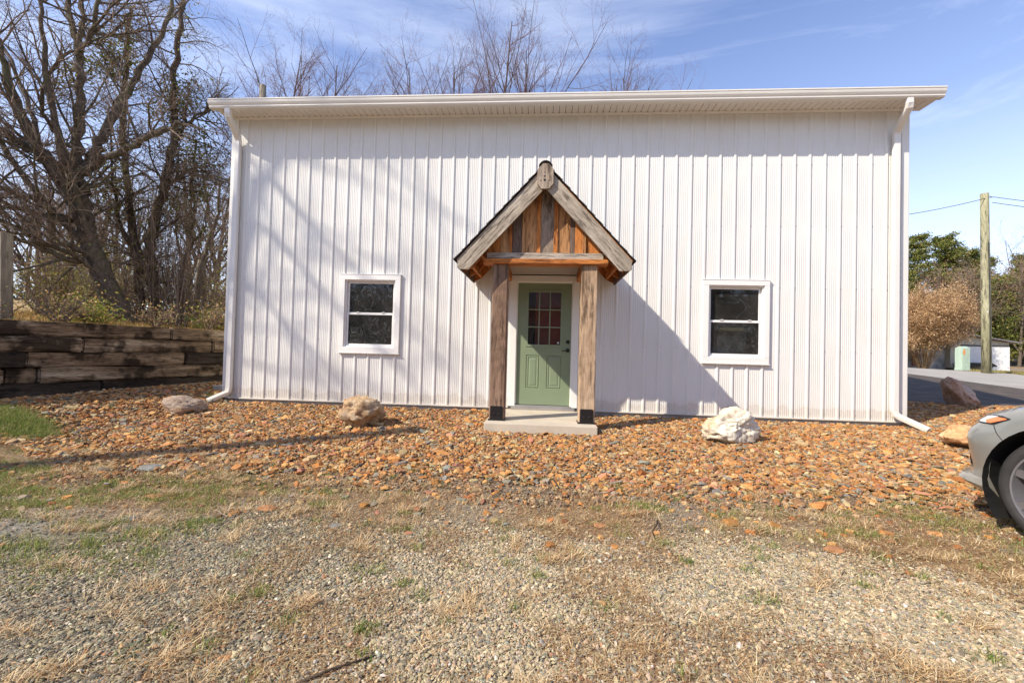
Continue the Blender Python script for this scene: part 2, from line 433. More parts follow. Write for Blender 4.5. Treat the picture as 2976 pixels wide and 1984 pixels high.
tag(link('road', npmesh('road', Va, [F], smooth=True), M['asphalt']), kind='structure')

# ------------------------------------------------------------------ stones, grass
def rotm(yaw, tx, ty):
    cy, sy = np.cos(yaw), np.sin(yaw); n = len(yaw); A = np.zeros((n, 3, 3))
    A[:, 0, 0] = cy; A[:, 0, 1] = -sy; A[:, 1, 0] = sy; A[:, 1, 1] = cy; A[:, 2, 2] = 1
    B = np.zeros((n, 3, 3)); B[:, 0, 0] = 1; B[:, 1, 1] = np.cos(tx); B[:, 1, 2] = -np.sin(tx); B[:, 2, 1] = np.sin(tx); B[:, 2, 2] = np.cos(tx)
    Cm = np.zeros((n, 3, 3)); Cm[:, 1, 1] = 1; Cm[:, 0, 0] = np.cos(ty); Cm[:, 0, 2] = np.sin(ty); Cm[:, 2, 0] = -np.sin(ty); Cm[:, 2, 2] = np.cos(ty)
    return A @ B @ Cm
def scatter(name, P, size, tmplV, tmplF, palette, jit=.25, tilt=.3, mat_=None, colvar=.18, pw=None):
    n = len(P); k = len(tmplV)
    T = tmplV[None]*(1+jit*(rng.random((n, k, 3))-.5)*2)
    T = T*size[:, None, :]
    A = rotm(rng.random(n)*6.283, (rng.random(n)-.5)*2*tilt, (rng.random(n)-.5)*2*tilt)
    Vv = np.einsum('nij,nkj->nki', A, T)+P[:, None, :]
    pal = np.array(palette); ix = rng.choice(len(pal), n, p=pw)
    c = pal[ix]*(1+colvar*(rng.random((n, 1))-.5)*2)*(1+.06*(rng.random((n, 3))-.5)*2)
    C_ = np.repeat(c[:, None, :], k, 1).reshape(-1, 3)
    F_ = (tmplF[None]+(np.arange(n)*k)[:, None, None]).reshape(-1, tmplF.shape[1])
    return link(name, npmesh(name, Vv.reshape(-1, 3), [F_], C_), mat_)
# flat slate chip: 6-sided plate
a = np.arange(6)*math.pi/3
top = np.stack([np.cos(a)*.42, np.sin(a)*.42, np.full(6, .5)], 1); bot = np.stack([np.cos(a)*.5, np.sin(a)*.5, np.full(6, -.5)], 1)
chipV = np.concatenate([bot, top, [[0, 0, .56]]])
chipF = []
for i in range(6):
    j = (i+1) % 6; chipF += [(i, j, 6+j), (i, 6+j, 6+i), (6+i, 6+j, 12)]
chipF = np.array(chipF)
def bed_mask(x, y):
    """1 inside the mulch bed of orange slate"""
    n = .55*(fbm(x, y, .9, 5)-.5)
    edge = -3.75+.10*np.cos((x-5)*.8)*0+.28*sm((x-5.5)/4)-.25*sm((3-x)/2)*sm((x+.2)/1.5)
    left = (y > -2.45-.50*(x+1.3)+n*.5)*1. + (x >= 1.0)
    ok = (y > edge+n*.6) & (left > .4) & (x > wall_x(y)+.12)
    ok &= ~((x > -.27) & (x < 10.77) & (y > -.06)) & ~((x > 4.42) & (x < 5.96) & (y > -1.43))
    ok &= (y < 2.35+.35*(x-14)*0+n) | (x < 0.2)
    ok &= (y < 4.5)
    ok &= ((x+.88)/.62)**2+((y+2.58)/.30)**2 > 1-.8*(fbm(x, y, 4., 6)-.5)
    return ok
n = 205000
x = rng.uniform(-3.2, 19, n); y = rng.uniform(-4.6, 3.2, n)
ok = bed_mask(x, y) & ((x < 12) | (y > -2.6)); x, y = x[ok], y[ok]
keep = rng.random(len(x)) < np.where(x > .8, sm((y+3.75+.5*(fbm(x, y, 1.4, 8)-.5))/.75)*.97+.03, 1.) ; x, y = x[keep], y[keep]
n = len(x); s0 = rng.lognormal(math.log(.037), .42, n).clip(.014, .12)
size = np.stack([s0*rng.uniform(.9, 1.6, n), s0*rng.uniform(.6, 1., n), s0*rng.uniform(.14, .38, n)], 1)
P = np.stack([x, y, gz2(x, y)+rng.uniform(.0, .03, n)], 1)
ORP_ = [(.44, .19, .065), (.38, .14, .045), (.50, .25, .10), (.33, .17, .09), (.46, .30, .17), (.26, .21, .17), (.22, .20, .185), (.40, .17, .11), (.52, .38, .22), (.20, .085, .035)]
ORP = [(a_*.86, b_*.90, c_*.78) for a_, b_, c_ in ORP_]
OW = [.17, .13, .18, .14, .15, .07, .035, .06, .035, .03]
o = scatter('slate_mulch', P, size, chipV, chipF, ORP, .28, .5, M['stone'], .3, OW)
tag(o, 'bed of rust orange slate chips along the white wall', 'stone mulch', kind='stuff')
n = 90000; x = rng.uniform(-2.6, 15, n); y = rng.uniform(-3.9, 2.4, n); ok = bed_mask(x, y) & ((x < 11) | (y > -2.)); x, y = x[ok], y[ok]; n = len(x)
s0 = rng.lognormal(math.log(.017), .3, n); size = np.stack([s0*1.3, s0*.9, s0*.45], 1); P = np.stack([x, y, gz2(x, y)+rng.uniform(.004, .026, n)], 1)
o = scatter('slate_fines', P, size, chipV, chipF, [(.30, .17, .08), (.24, .15, .085), (.36, .24, .13), (.18, .12, .08)], .3, .6, M['stone'], .3)
tag(o, 'small brown fines lying between the slate chips', 'stone fines', kind='stuff')
# stray chips beyond the bed
n = 520; x = rng.uniform(-.5, 10, n); y = -3.5-np.abs(rng.normal(0, .45, n)); s0 = rng.lognormal(math.log(.042), .35, n).clip(.02, .1)
size = np.stack([s0*1.2, s0*.85, s0*.3], 1); P = np.stack([x, y, gz2(x, y)+.008], 1)
o = scatter('stray_chips', P, size, chipV, chipF, ORP, .28, .25, M['stone'], .3, OW)
tag(o, 'scattered orange chips lying loose in front of the bed', 'stone chips', kind='stuff')

# gravel pebbles (icosahedra)
ph = (1+5**.5)/2
icoV = np.array([(-1, ph, 0), (1, ph, 0), (-1, -ph, 0), (1, -ph, 0), (0, -1, ph), (0, 1, ph), (0, -1, -ph), (0, 1, -ph), (ph, 0, -1), (ph, 0, 1), (-ph, 0, -1), (-ph, 0, 1)], float)/1.902/2
icoF = np.array([(0, 11, 5), (0, 5, 1), (0, 1, 7), (0, 7, 10), (0, 10, 11), (1, 5, 9), (5, 11, 4), (11, 10, 2), (10, 7, 6), (7, 1, 8), (3, 9, 4), (3, 4, 2), (3, 2, 6), (3, 6, 8), (3, 8, 9), (4, 9, 5), (2, 4, 11), (6, 2, 10), (8, 6, 7), (9, 8, 1)])
def gravel_density(x, y):
    # thick lower left and along the front, thin under the straw in the middle
    line = -3.98-.80*sm((3.3-x)/1.2)-.42*sm((x-6.3)/1.)-.18*sm((x-4.2)/.8)*sm((7.-x)/.8)
    base = sm((line+.35*(fbm(x, y, 1.6, 9)-.5)*2-y)/.6)
    brown = sm((fbm(x, y, 1.3, 12)-.44)/.12)*sm((x-3.5)/.5)*sm((8.4-x)/1.)*sm((y+6.3)/1.)
    return base*(1-.72*brown)
n = 1450000
x = rng.uniform(.8, 10.5, n); y = rng.uniform(-6.5, -3.4, n)
dx = x-5.0; dy = y+7.06
ok = (dy > 1.0) & (np.abs(dx) < 1.42*dy+.45)
ok &= rng.random(n) < gravel_density(x, y)*.80+.03
x, y = x[ok], y[ok]; n = len(x)
s0 = rng.lognormal(math.log(.0101), .37, n).clip(.005, .036)
size = np.stack([s0*rng.uniform(1., 1.7, n), s0*rng.uniform(.7, 1.05, n), s0*rng.uniform(.35, .72, n)], 1)
P = np.stack([x, y, gz2(x, y)+rng.uniform(-.002, .009, n)], 1)
GPG_ = [(.19, .175, .15), (.14, .13, .115), (.25, .23, .195), (.11, .105, .10), (.23, .20, .155), (.32, .285, .23), (.18, .19, .175), (.30, .17, .10), (.50, .47, .42), (.20, .21, .18)]
GPG = [(a_*1.17, b_*1.06, c_*.80) for a_, b_, c_ in GPG_]
GPT = [(.39, .305, .18), (.31, .25, .15), (.47, .37, .23), (.20, .175, .135), (.38, .27, .15), (.47, .37, .25), (.25, .235, .18), (.36, .20, .11), (.56, .50, .40), (.28, .27, .21)]
GW = [.2, .17, .17, .1, .13, .09, .06, .03, .015, .035]
left = rng.random(n) < .12+.75*sm((4.9-x+.5*(fbm(x, y, 1., 77)-.5))/1.3)
o = scatter('gravel', P[left], size[left], icoV, icoF, GPG, .22, .6, M['pebble'], .3, GW)
tag(o, 'loose dark grey gravel in the lower left foreground', 'gravel', kind='stuff')
o = scatter('gravel', P[~left], size[~left], icoV, icoF, GPT, .22, .6, M['pebble'], .3, GW)
tag(o, 'loose tan gravel in the centre and right foreground', 'gravel', kind='stuff')
print('gravel', n)

def blades(name, x, y, h, wd, lean, cols, m_, zoff=0., zf=gz2):
    n = len(x); az = rng.random(n)*6.283; wa = az+math.pi/2+rng.normal(0, .4, n)
    z = zf(x, y)+zoff
    le = h*lean; up = np.sqrt(np.maximum(h*h-le*le, 1e-6))
    b0 = np.stack([x-np.cos(wa)*wd/2, y-np.sin(wa)*wd/2, z], 1); b1 = np.stack([x+np.cos(wa)*wd/2, y+np.sin(wa)*wd/2, z], 1)
    mx, my = x+np.cos(az)*le*.4, y+np.sin(az)*le*.4
    m0 = np.stack([mx-np.cos(wa)*wd*.4, my-np.sin(wa)*wd*.4, z+up*.62], 1); m1 = np.stack([mx+np.cos(wa)*wd*.4, my+np.sin(wa)*wd*.4, z+up*.62], 1)
    tp = np.stack([x+np.cos(az)*le, y+np.sin(az)*le, z+up], 1)
    Vv = np.stack([b0, b1, m1, m0, tp], 1).reshape(-1, 3); k = np.arange(n)*5
    Q = np.stack([k, k+1, k+2, k+3], 1); T = np.stack([k+3, k+2, k+4], 1)
    c = np.array(cols)[rng.integers(0, len(cols), n)]*(1+.25*(rng.random((n, 1))-.5)*2)
    return link(name, npmesh(name, Vv, [Q, T], np.repeat(c, 5, 0)), m_)
GREEN = [(.12, .19, .025), (.18, .26, .04), (.27, .32, .07), (.09, .14, .025), (.40, .38, .13), (.44, .36, .16)]
YGREEN = [(.30, .32, .09), (.38, .34, .13), (.20, .27, .06), (.46, .37, .17)]
STRAW = [(.48, .32, .14), (.56, .40, .20), (.36, .20, .085), (.24, .115, .05), (.60, .46, .26), (.40, .24, .11), (.30, .15, .065), (.34, .18, .08)]
def pick(n, x0, x1, y0, y1, dens):
    x = rng.uniform(x0, x1, n); y = rng.uniform(y0, y1, n); k = rng.random(n) < dens(x, y); return x[k], y[k]
def gdens(x, y):
    patch = sm((fbm(x, y*1.8, 1.7, 21)-.45+.08*(x < 3.6))/.14)*sm((fbm(x, y*1.5, 7., 51)-.36)/.2)
    a_ = sm((3.5-x)/.9)*sm((y+5.1+.25*(x-2))/.5)*sm((-3.35-y)/.3)
    b_ = sm((x-6.6)/.5)*sm((8.9-x)/.5)*sm((-3.5-y)/.2)*sm((y+4.35)/.3)*.30
    return np.clip(patch*(a_+b_), 0, 1)
gx, gy = pick(300000, -1.5, 9., -5.2, -3.2, gdens)
xs_, ys_ = [gx], [gy]
tufts = [(5.99, -3.75, .13, 1100), (-.80, -2.55, .30, 7000), (-.45, -2.72, .26, 3200), (-1.2, -2.38, .24, 4500), (-1.1, -2.65, .25, 3500), (.2, -2.72, .16, 500), (.55, -3.0, .14, 700), (.1, -3.05, .2, 900), (3.65, -4.05, .10, 350), (3.55, -3.8, .12, 260), (5.9, -3.35, .12, 260), (6.7, -4.05, .08, 260),
         (8.3, -3.25, .14, 450), (8.05, -3.45, .14, 500), (4.15, -3.75, .06, 100), (3.0, -4.45, .1, 250), (6.55, -3.85, .1, 160), (7.3, -4.0, .16, 400), (5.2, -4.8, .05, 110), (4.55, -4.95, .05, 120), (6.3, -4.9, .07, 200), (6.05, -4.55, .04, 90), (3.9, -5.1, .05, 140), (4.5, -5.3, .05, 160),
         (7.0, -5.2, .05, 100), (2.6, -3.05, .1, 120), (1.9, -2.4, .08, 70), (6.1, -3.15, .08, 150), (5.25, -3.2, .07, 120), (4.75, -3.3, .05, 80), (3.1, -3.1, .06, 60), (7.5, -3.1, .06, 100), (-.55, .0, .05, 120), (-.8, -1.5, .09, 100), (6.9, -4.7, .04, 80), (5.0, -4.4, .04, 60), (5.75, -4.25, .05, 70)]
for tx, ty, tr, tn in tufts:
    xs_.append(rng.normal(tx, tr*.6, tn)); ys_.append(rng.normal(ty, tr*.42, tn))
for k in range(170):
    tx, ty = rng.uniform(2.2, 9), rng.uniform(-5.6, -3.1); tn = rng.integers(12, 90)
    xs_.append(rng.normal(tx, .03, tn)); ys_.append(rng.normal(ty, .025, tn))
gx = np.concatenate(xs_); gy = np.concatenate(ys_); n = len(gx)
o = blades('grass', gx, gy, rng.uniform(.018, .055, n)*(1+.9*((gx < -.2) & (gy > -2.95))), rng.uniform(.0022, .0042, n), rng.uniform(.4, .97, n), GREEN, M['grass'])
tag(o, 'short green grass tufts growing through gravel and soil', 'grass', kind='stuff')
yx, yy_ = pick(40000, 6.4, 9.3, -4.4, -3.45, lambda x, y: sm((fbm(x, y*1.6, 1.6, 31)-.49)/.1)*sm((y+4.45)/.3)*sm((-3.2-y)/.3)*.6)
yx2, yy2 = pick(30000, -1., 3.6, -5., -3.2, lambda x, y: sm((fbm(x, y, 2.2, 33)-.5)/.1)*sm((y+5.0)/.3)*.6)
yx = np.concatenate([yx, yx2]); yy_ = np.concatenate([yy_, yy2]); n = len(yx)
o = blades('pale_grass', yx, yy_, rng.uniform(.025, .075, n), rng.uniform(.002, .004, n), rng.uniform(.75, .99, n), YGREEN+STRAW[:3]+STRAW[:2], M['grass'])
tag(o, 'pale yellow green grass lying beside the parked car and at the left', 'grass', kind='stuff')
cx_ = []; cy_ = []
for k in range(210):
    tx, ty = (rng.uniform(2.0, 8.8), rng.uniform(-5.8, -3.3)) if k < 120 else (rng.uniform(-.9, 2.6), rng.uniform(-3.75, -3.0)); tn = rng.integers(40, 260); a0 = rng.random()*3.14; l_ = rng.uniform(.03, .13)
    q_ = rng.normal(0, 1, tn)*l_; cx_.append(tx+np.cos(a0)*q_+rng.normal(0, .025, tn)); cy_.append(ty+np.sin(a0)*q_*.6+rng.normal(0, .02, tn))
cx_ = np.concatenate(cx_); cy_ = np.concatenate(cy_); n = len(cx_)
o = blades('dry_clumps', cx_, cy_, rng.uniform(.03, .10, n), rng.uniform(.002, .0038, n), rng.uniform(.85, .998, n), [(.60, .44, .24), (.52, .36, .17), (.66, .52, .32), (.42, .24, .11)], M['straw'], .008)
tag(o, 'pale clumps of dead straw lying on the gravel', 'dead grass', kind='stuff')
def sdens(x, y):
    y = y-.55*np.clip(.9-x, 0, 3)
    band = sm((-3.15-y)/.35)*sm((y+4.7)/.7)
    pt = sm((fbm(x, y, 1.5, 41)-.44)/.14)
    br = sm((fbm(x, y, 1.3, 12)-.46)/.12)*sm((x-3.5)/.4)*sm((-3.6-y)/.3)
    return np.clip(band*(.35+.65*pt)+br*.8+.05, 0, 1)
sx_, sy_ = pick(520000, -2.4, 10., -6.3, -1.9, sdens); k = (np.abs(sx_-5) < 1.5*(sy_+7.06)+.6) & (sx_ > wall_x(sy_)+.15); sx_, sy_ = sx_[k], sy_[k]; n = len(sx_)
o = blades('straw', sx_, sy_, rng.uniform(.02, .07, n), rng.uniform(.0015, .0034, n), rng.uniform(.95, .9995, n), STRAW, M['straw'], .006)
tag(o, 'brown and tan dead grass litter matted over the ground', 'dead grass', kind='stuff')
# field grass on the terrace
tx_ = rng.uniform(.25, 14, 120000)**1.; ty_ = rng.uniform(-8, 22, 120000); X_ = wall_x(ty_)-.1-tx_*rng.random(120000)
n = len(X_)
o = blades('field_grass', X_, ty_, rng.uniform(.03, .30, n)*(.3+1.1*fbm(X_, ty_, .6, 3))*(.18+.82*sm((wall_x(ty_)-X_-.8)/3.)), rng.uniform(.006, .012, n), rng.uniform(.2, .9, n), [(.50, .28, .10), (.40, .22, .08), (.55, .36, .15), (.25, .22, .06), (.18, .20, .04), (.26, .13, .06)], M['straw'], 0, terrace_z)
tag(o, 'tall tan and green winter grass on the field above the timber wall', 'grass', kind='stuff')

# ------------------------------------------------------------------ the white metal building
BX0, BX1, BZ0, BZ1, BD = -.30, 10.80, .02, 4.90, 10.0
bld = empty('metal_building', (5.25, 0, 0), 'long white ribbed metal building with two windows and a green door', 'building')
W1 = (1.75, 2.79, .855, 2.172); W2 = (7.722, 8.746, .850, 2.168); DO = (4.585, 5.805, BZ0, 2.375)
def ribs(x0, x1, off):
    """profile of the ribbed sheet: list of (x, depth)"""
    p = []
    i0 = int(math.floor((x0-off)/.2286))-1; i1 = int(math.ceil((x1-off)/.2286))+1
    for i in range(i0, i1+1):
        c = off+i*.2286
        p += [(c-.027, 0), (c-.011, -.019), (c+.011, -.019), (c+.027, 0)]
        for k in range(5):
            q = c+.055+k*.030
            p += [(q-.007, 0), (q-.003, -.0028), (q+.003, -.0028), (q+.007, 0)]
    p = [q for q in p if x0 <= q[0] <= x1]
    return p
prof = ribs(BX0+.02, BX1-.02, -.03)
holes = [(W1[0]+.03, W1[1]-.03, W1[2]+.03, W1[3]-.03), (W2[0]+.03, W2[1]-.03, W2[2]+.03, W2[3]-.03), (DO[0]+.02, DO[1]-.02, BZ0, DO[3]-.02)]
cuts = sorted({c for h in holes for c in h[:2]})
def yat(x):
    for a_, b_ in zip(prof, prof[1:]):
        if a_[0] <= x <= b_[0]: return a_[1]+(b_[1]-a_[1])*(x-a_[0])/max(b_[0]-a_[0], 1e-9)
    return 0
pp = sorted(prof+[(c, yat(c)) for c in cuts]+[(BX0+.02, 0), (BX1-.02, 0)])
sd_ = MB()
for a_, b_ in zip(pp, pp[1:]):
    xm = (a_[0]+b_[0])/2; spans = [(BZ0, BZ1)]
    for h in holes:
        if h[0] < xm < h[1]:
            spans = [(BZ0, h[2]), (h[3], BZ1)] if h[2] > BZ0+.01 else [(h[3], BZ1)]
    for z0, z1 in spans:
        sd_.add([(a_[0], a_[1], z0), (b_[0], b_[1], z0), (b_[0], b_[1], z1), (a_[0], a_[1], z1)], [(0, 1, 2, 3)])
# screws
for i in range(0, 48):
    for zz in (.10, 1.0725, 2.06, 3.043, 4.0254):
        x = i*.2286; ok = all(not (h[0]-.06 < x < h[1]+.06 and h[2]-.05 < zz < h[3]+.06) for h in holes)
        if ok: sd_.tube([(x, 0, zz), (x, -.008, zz)], [.008, .006], 6, 1)
sd_.build('siding', [M['siding'], M['screw']], bld)
bk = MB()
bk.box(BX0+.02, BX0+.03, .03, BD, BZ0, BZ1); bk.box(BX1-.03, BX1-.02, .03, BD, BZ0, BZ1); bk.box(BX0+.02, BX1-.02, BD-.01, BD, BZ0, BZ1)
for xx in (BX0+.021, BX1-.0):
    for k in range(43): bk.box(xx-.02, xx, .12+k*.2286, .15+k*.2286, BZ0, BZ1-.02)
# gable triangles
for xx in (BX0+.02, BX1-.03): bk.prism([(.0, BZ1), (BD, BZ1), (BD/2, BZ1+2.05)], 'x', xx, xx+.01)
bk.build('side_walls', M['siding'], bld)
fd = MB(); fd.box(BX0+.045, BX1-.045, .012, BD-.05, -.6, BZ0+.01)
fd.build('foundation', M['concrete'], bld)
# dark room inside
im = MB(); im.box(BX0+.05, BX1-.05, .05, BD-.05, BZ0+.015, .045); im.box(BX0+.05, BX1-.05, 4.0, 4.05, .05, 4.8); im.box(BX0+.05, BX1-.05, .06, 4.0, 2.9, 2.95)
im.box(3.6, 3.7, .1, 4.0, .05, 2.9); im.box(6.9, 7.0, .1, 4.0, .05, 2.9)
for a_, b_ in ((BX0+.05, 1.80), (2.74, 4.72), (5.72, 7.78), (8.70, BX1-.05)): im.box(a_, b_, .06, .075, .05, 2.9)
im.build('interior', M['intwall'], bld)
# corner trims
for s, xx in ((0, BX0), (1, BX1)):
    t = MB(); x0, x1 = (xx, xx+.11) if s == 0 else (xx-.11, xx)
    t.box(x0, x1, -.027, .0 if 0 else .004, BZ0-.005, BZ1-.02, bev=.003)
    t.box(xx-.004 if s == 0 else xx-.0, xx if s == 0 else xx+.004, -.024, .12, BZ0-.005, BZ1-.02)
    t.build('corner_trim', M['trim'], bld)
bt = MB(); bt.box(BX0+.11, DO[0]-.004, -.030, .006, BZ0-.012, BZ0+.006); bt.box(DO[1]+.004, BX1-.11, -.030, .006, BZ0-.012, BZ0+.006)
bt.build('base_trim', M['trim'], bld)
# soffit with board grooves, perforation dots, frieze
sf = MB(); SX0, SX1 = -.42, 11.0
k = SX0
while k < SX1:
    sf.box(k+.004, min(k+.0975, SX1), -.33, .045, 4.885, 4.895); k += .1016
sf.box(SX0, SX1, -.33, .045, 4.8951, 4.90, 1)
for j in range(int((SX1-SX0)/.1016)):
    xg = SX0+j*.1016; sf.box(xg-.011, xg+.011, -.062, -.045, 4.8842, 4.8852, 1)
sf.build('soffit', [M['soffit'], simple('soffit_groove', (.22, .18, .14), .8)], bld)
fz = MB(); fz.box(SX0+.11, SX1-.19, -.034, -.004, 4.85, 4.884, bev=.003); fz.build('frieze', M['soffit'], bld)
fa = MB(); fa.box(SX0, SX1, -.352, -.331, 4.865, 5.02, bev=.003); fa.box(SX0, SX1, -.352, -.318, 4.858, 4.8645)
for xx in (SX0, SX1-.02): fa.prism([(-.33, 4.90), (BD/2, 7.13), (BD/2, 7.32), (-.33, 5.02)], 'x', xx, xx+.02)
fa.build('fascia', M['gutter'], bld)
# K-style gutter
gp = [(-.355, 4.825), (-.43, 4.825), (-.445, 4.845), (-.445, 4.868), (-.452, 4.872), (-.468, 4.90), (-.474, 4.925), (-.474, 4.940), (-.482, 4.944), (-.482, 4.962), (-.470, 4.962), (-.468, 4.945), (-.462, 4.92), (-.44, 4.875), (-.435, 4.845), (-.425, 4.832), (-.36, 4.832), (-.36, 4.95), (-.355, 4.95)]
g = MB(); g.prism(gp, 'x', -.40, 10.955)
cap = [(-.355, 4.825), (-.43, 4.825), (-.445, 4.845), (-.445, 4.868), (-.468, 4.90), (-.474, 4.94), (-.482, 4.962), (-.355, 4.962)]
g.prism(cap, 'x', -.404, -.399); g.prism(cap, 'x', 10.954, 10.959)
g.build('gutter', M['gutter'], bld)
rf = MB()
for (y0, z0, y1, z1) in ((-.36, 5.02, BD/2, 7.22), (BD+.36, 5.02, BD/2, 7.22)):
    for kk in range(50):
        xa = -.42+kk*.2286; rf.add([(xa, y0, z0), (min(xa+.2286, 11.0), y0, z0), (min(xa+.2286, 11.0), y1, z1), (xa, y1, z1)], [(0, 1, 2, 3)])
        rf.add([(xa, y0, z0+.02), (xa+.02, y0, z0+.02), (xa+.02, y1, z1+.02), (xa, y1, z1+.02), (xa-.015, y0, z0), (xa+.035, y0, z0), (xa+.035, y1, z1), (xa-.015, y1, z1)], [(0, 1, 2, 3), (4, 0, 3, 7), (1, 5, 6, 2)])
rf.build('roof', M['roofmetal'], bld)
# downspouts: rectangular section swept
def sweep_rect(mb, pts, hw, hd):
    """pts in x/y/z; section width along x, depth along local normal in yz"""
    rings = []
    for i, p in enumerate(pts):
        p = Vector(p); t = (Vector(pts[min(i+1, len(pts)-1)])-Vector(pts[max(i-1, 0)])).normalized()
        sx_v = Vector((1, 0, 0)); sx_v = (sx_v-t*sx_v.dot(t)).normalized(); n_ = t.cross(sx_v)
        c = [(-1, -.7), (-.7, -1), (.7, -1), (1, -.7), (1, .7), (.7, 1), (-.7, 1), (-1, .7)]
        rings.append([p+sx_v*a_*hw+n_*b_*hd for a_, b_ in c])
    mb.loft(rings)
dl = MB(); sweep_rect(dl, [(-.098, -.40, 4.84), (-.098, -.40, 4.76), (-.105, -.385, 4.715), (-.150, -.09, 4.50), (-.152, -.066, 4.44), (-.152, -.066, 3.), (-.150, -.066, .19), (-.158, -.082, .12), (-.175, -.115, .10), (-.30, -.34, -.005)], .048, .034)
dl.build('downspout', M['trim'], bld)
dr = MB(); sweep_rect(dr, [(10.50, -.40, 4.84), (10.50, -.40, 4.76), (10.51, -.385, 4.715), (10.572, -.09, 4.50), (10.582, -.066, 4.44), (10.582, -.066, 3.), (10.59, -.066, .19), (10.60, -.082, .13), (10.63, -.115, .105), (10.80, -.40, -.035)], .048, .034)
dr.build('downspout', M['trim'], bld)
# windows
def window(Wd, gx, gz):
    x0, x1, z0, z1 = Wd
    fr = MB(); fw = .075
    a0, a1, b0, b1 = gx[0], gx[1], gz[0], gz[1]
    yF = -.045
    def ring(mb, X0, X1, Z0, Z1, x0_, x1_, z0_, z1_, ya, yb, bev=.004):
        mb.box(X0, X1, ya, yb, Z0, z0_, bev=bev); mb.box(X0, X1, ya, yb, z1_, Z1, bev=bev)
        mb.box(X0, x0_, ya, yb, z0_+.0005, z1_-.0005, bev=bev); mb.box(x1_, X1, ya, yb, z0_+.0005, z1_-.0005, bev=bev)
    ring(fr, x0, x1, z0, z1, a0, a1, b0, b1, yF, .01)
    fr.box(x0-.008, x1+.008, -.05, .005, z1+.0005, z1+.012)
    fr.box(x0-.008, x1+.008, -.055, .005, z0-.014, z0-.0005)
    ring(fr, a0-.01, a1+.01, b0-.01, b1+.01, a0+.022, a1-.022, b0+.022, b1-.022, -.012, .06, .002)
    wo = fr.build('window', M['vinyl'], bld)
    zm = (b0+b1)/2
    for (q0, q1, ys) in ((b0+.022, zm+.012, .012), (zm-.012, b1-.022, .034)):
        s_ = MB(); t_ = .032
        ring(s_, a0+.024, a1-.024, q0, q1, a0+.024+t_, a1-.024-t_, q0+t_, q1-t_*1.0, ys, ys+.02, .003)
        so_ = s_.build('sash', M['vinyl'], wo)
        g_ = MB(); g_.add([(a0+.05, ys+.01, q0+t_-.004), (a1-.05, ys+.01, q0+t_-.004), (a1-.05, ys+.01, q1-t_+.004), (a0+.05, ys+.01, q1-t_+.004)], [(0, 1, 2, 3)])
        g_.build('pane', M['glass'], wo)
    for fx in (.25, .75):
        xx = a0+(a1-a0)*fx; l_ = MB(); l_.box(xx-.025, xx+.025, .0, .012, zm+.012, zm+.022, bev=.002); l_.box(xx-.006, xx+.03, -.004, .004, zm+.022, zm+.030, bev=.002)
        l_.build('sash_lock', M['vinyl'], wo)
    return wo
window(W1, (1.828, 2.70, ), (.95, 2.085)); window(W2, (7.815, 8.668), (.945, 2.085))

# door
fr = MB()
fr.box(4.645, 4.757, -.034, .05, .052, 2.20, bev=.004); fr.box(5.668, 5.772, -.034, .05, .052, 2.20, bev=.004)
fr.box(4.757, 5.668, -.034, .05, 2.098, 2.20, bev=.004)
fr.box(4.752, 4.772, -.006, .04, .06, 2.10); fr.box(5.653, 5.673, -.006, .04, .06, 2.10); fr.box(4.772, 5.653, -.006, .04, 2.082, 2.10)
fr.build('door_frame', M['jamb'], bld)
hd = MB(); hd.box(4.583, 5.807, -.038, .0, 2.236, 2.40, bev=.003); hd.box(4.575, 5.815, -.05, .0, 2.222, 2.2355)
hd.build('door_header', M['jamb'], bld)
jc = MB(); jc.box(4.60, 4.6445, -.020, .0, BZ0, 2.222); jc.box(4.583, 4.605, -.03, .0, BZ0, 2.222); jc.build('door_flashing', M['trim'], bld); jc = MB(); jc.box(5.773, 5.79, -.012, .0, BZ0, 2.222); jc.box(5.79, 5.807, -.03, .0, BZ0, 2.222)
jc.build('door_flashing', M['trim'], bld)
th = MB(); th.box(4.70, 5.73, -.07, .05, .0, .045, bev=.004); th.box(4.757, 5.668, -.045, .05, .045, .075, bev=.004)
th.build('threshold', M['alu'], bld)
# door slab as a frame round the lite plus two raised panels
ds = MB(); yd = .016
X0, X1, Z0, Z1 = 4.772, 5.653, .082, 2.082
LX0, LX1, LZ0, LZ1 = 4.925, 5.503, 1.045, 1.955
def rect(mb, a, b, c, d, y): mb.add([(a, y, c), (b, y, c), (b, y, d), (a, y, d)], [(0, 1, 2, 3)])
pan = [(4.925, 5.150, .345, .895), (5.262, 5.508, .345, .895)]
# front face split round holes
xsx = sorted({X0, X1, LX0, LX1, *[p[0] for p in pan], *[p[1] for p in pan]}); zsz = sorted({Z0, Z1, LZ0, LZ1, .345, .895})
for xa, xb in zip(xsx, xsx[1:]):
    for za, zb in zip(zsz, zsz[1:]):
        xm, zm = (xa+xb)/2, (za+zb)/2
        if LX0 < xm < LX1 and LZ0 < zm < LZ1: continue
        if any(p[0] < xm < p[1] and p[2] < zm < p[3] for p in pan): continue
        rect(ds, xa, xb, za, zb, yd)
def frame_steps(mb, a, b, c, d, steps):
    """nested rectangles: steps = [(inset, y)] bridged"""
    rr = [[(a+i, y, c+i), (b-i, y, c+i), (b-i, y, d-i), (a+i, y, d-i)] for i, y in steps]
    mb.loft(rr, True, 0, False); n_ = len(rr)
    mb.add(rr[-1], [(0, 1, 2, 3)])
for p in pan: frame_steps(ds, *p, [(0, yd), (.008, yd+.010), (.016, yd+.010), (.022, yd), (.034, yd), (.040, yd+.007), (.050, yd+.007), (.070, yd+.001)])
ds.box(X0, X1, yd+.002, yd+.04, Z0, LZ0-.02) if 0 else None
dso = ds.build('door', M['green'], bld)
lf = MB()  # lite frame
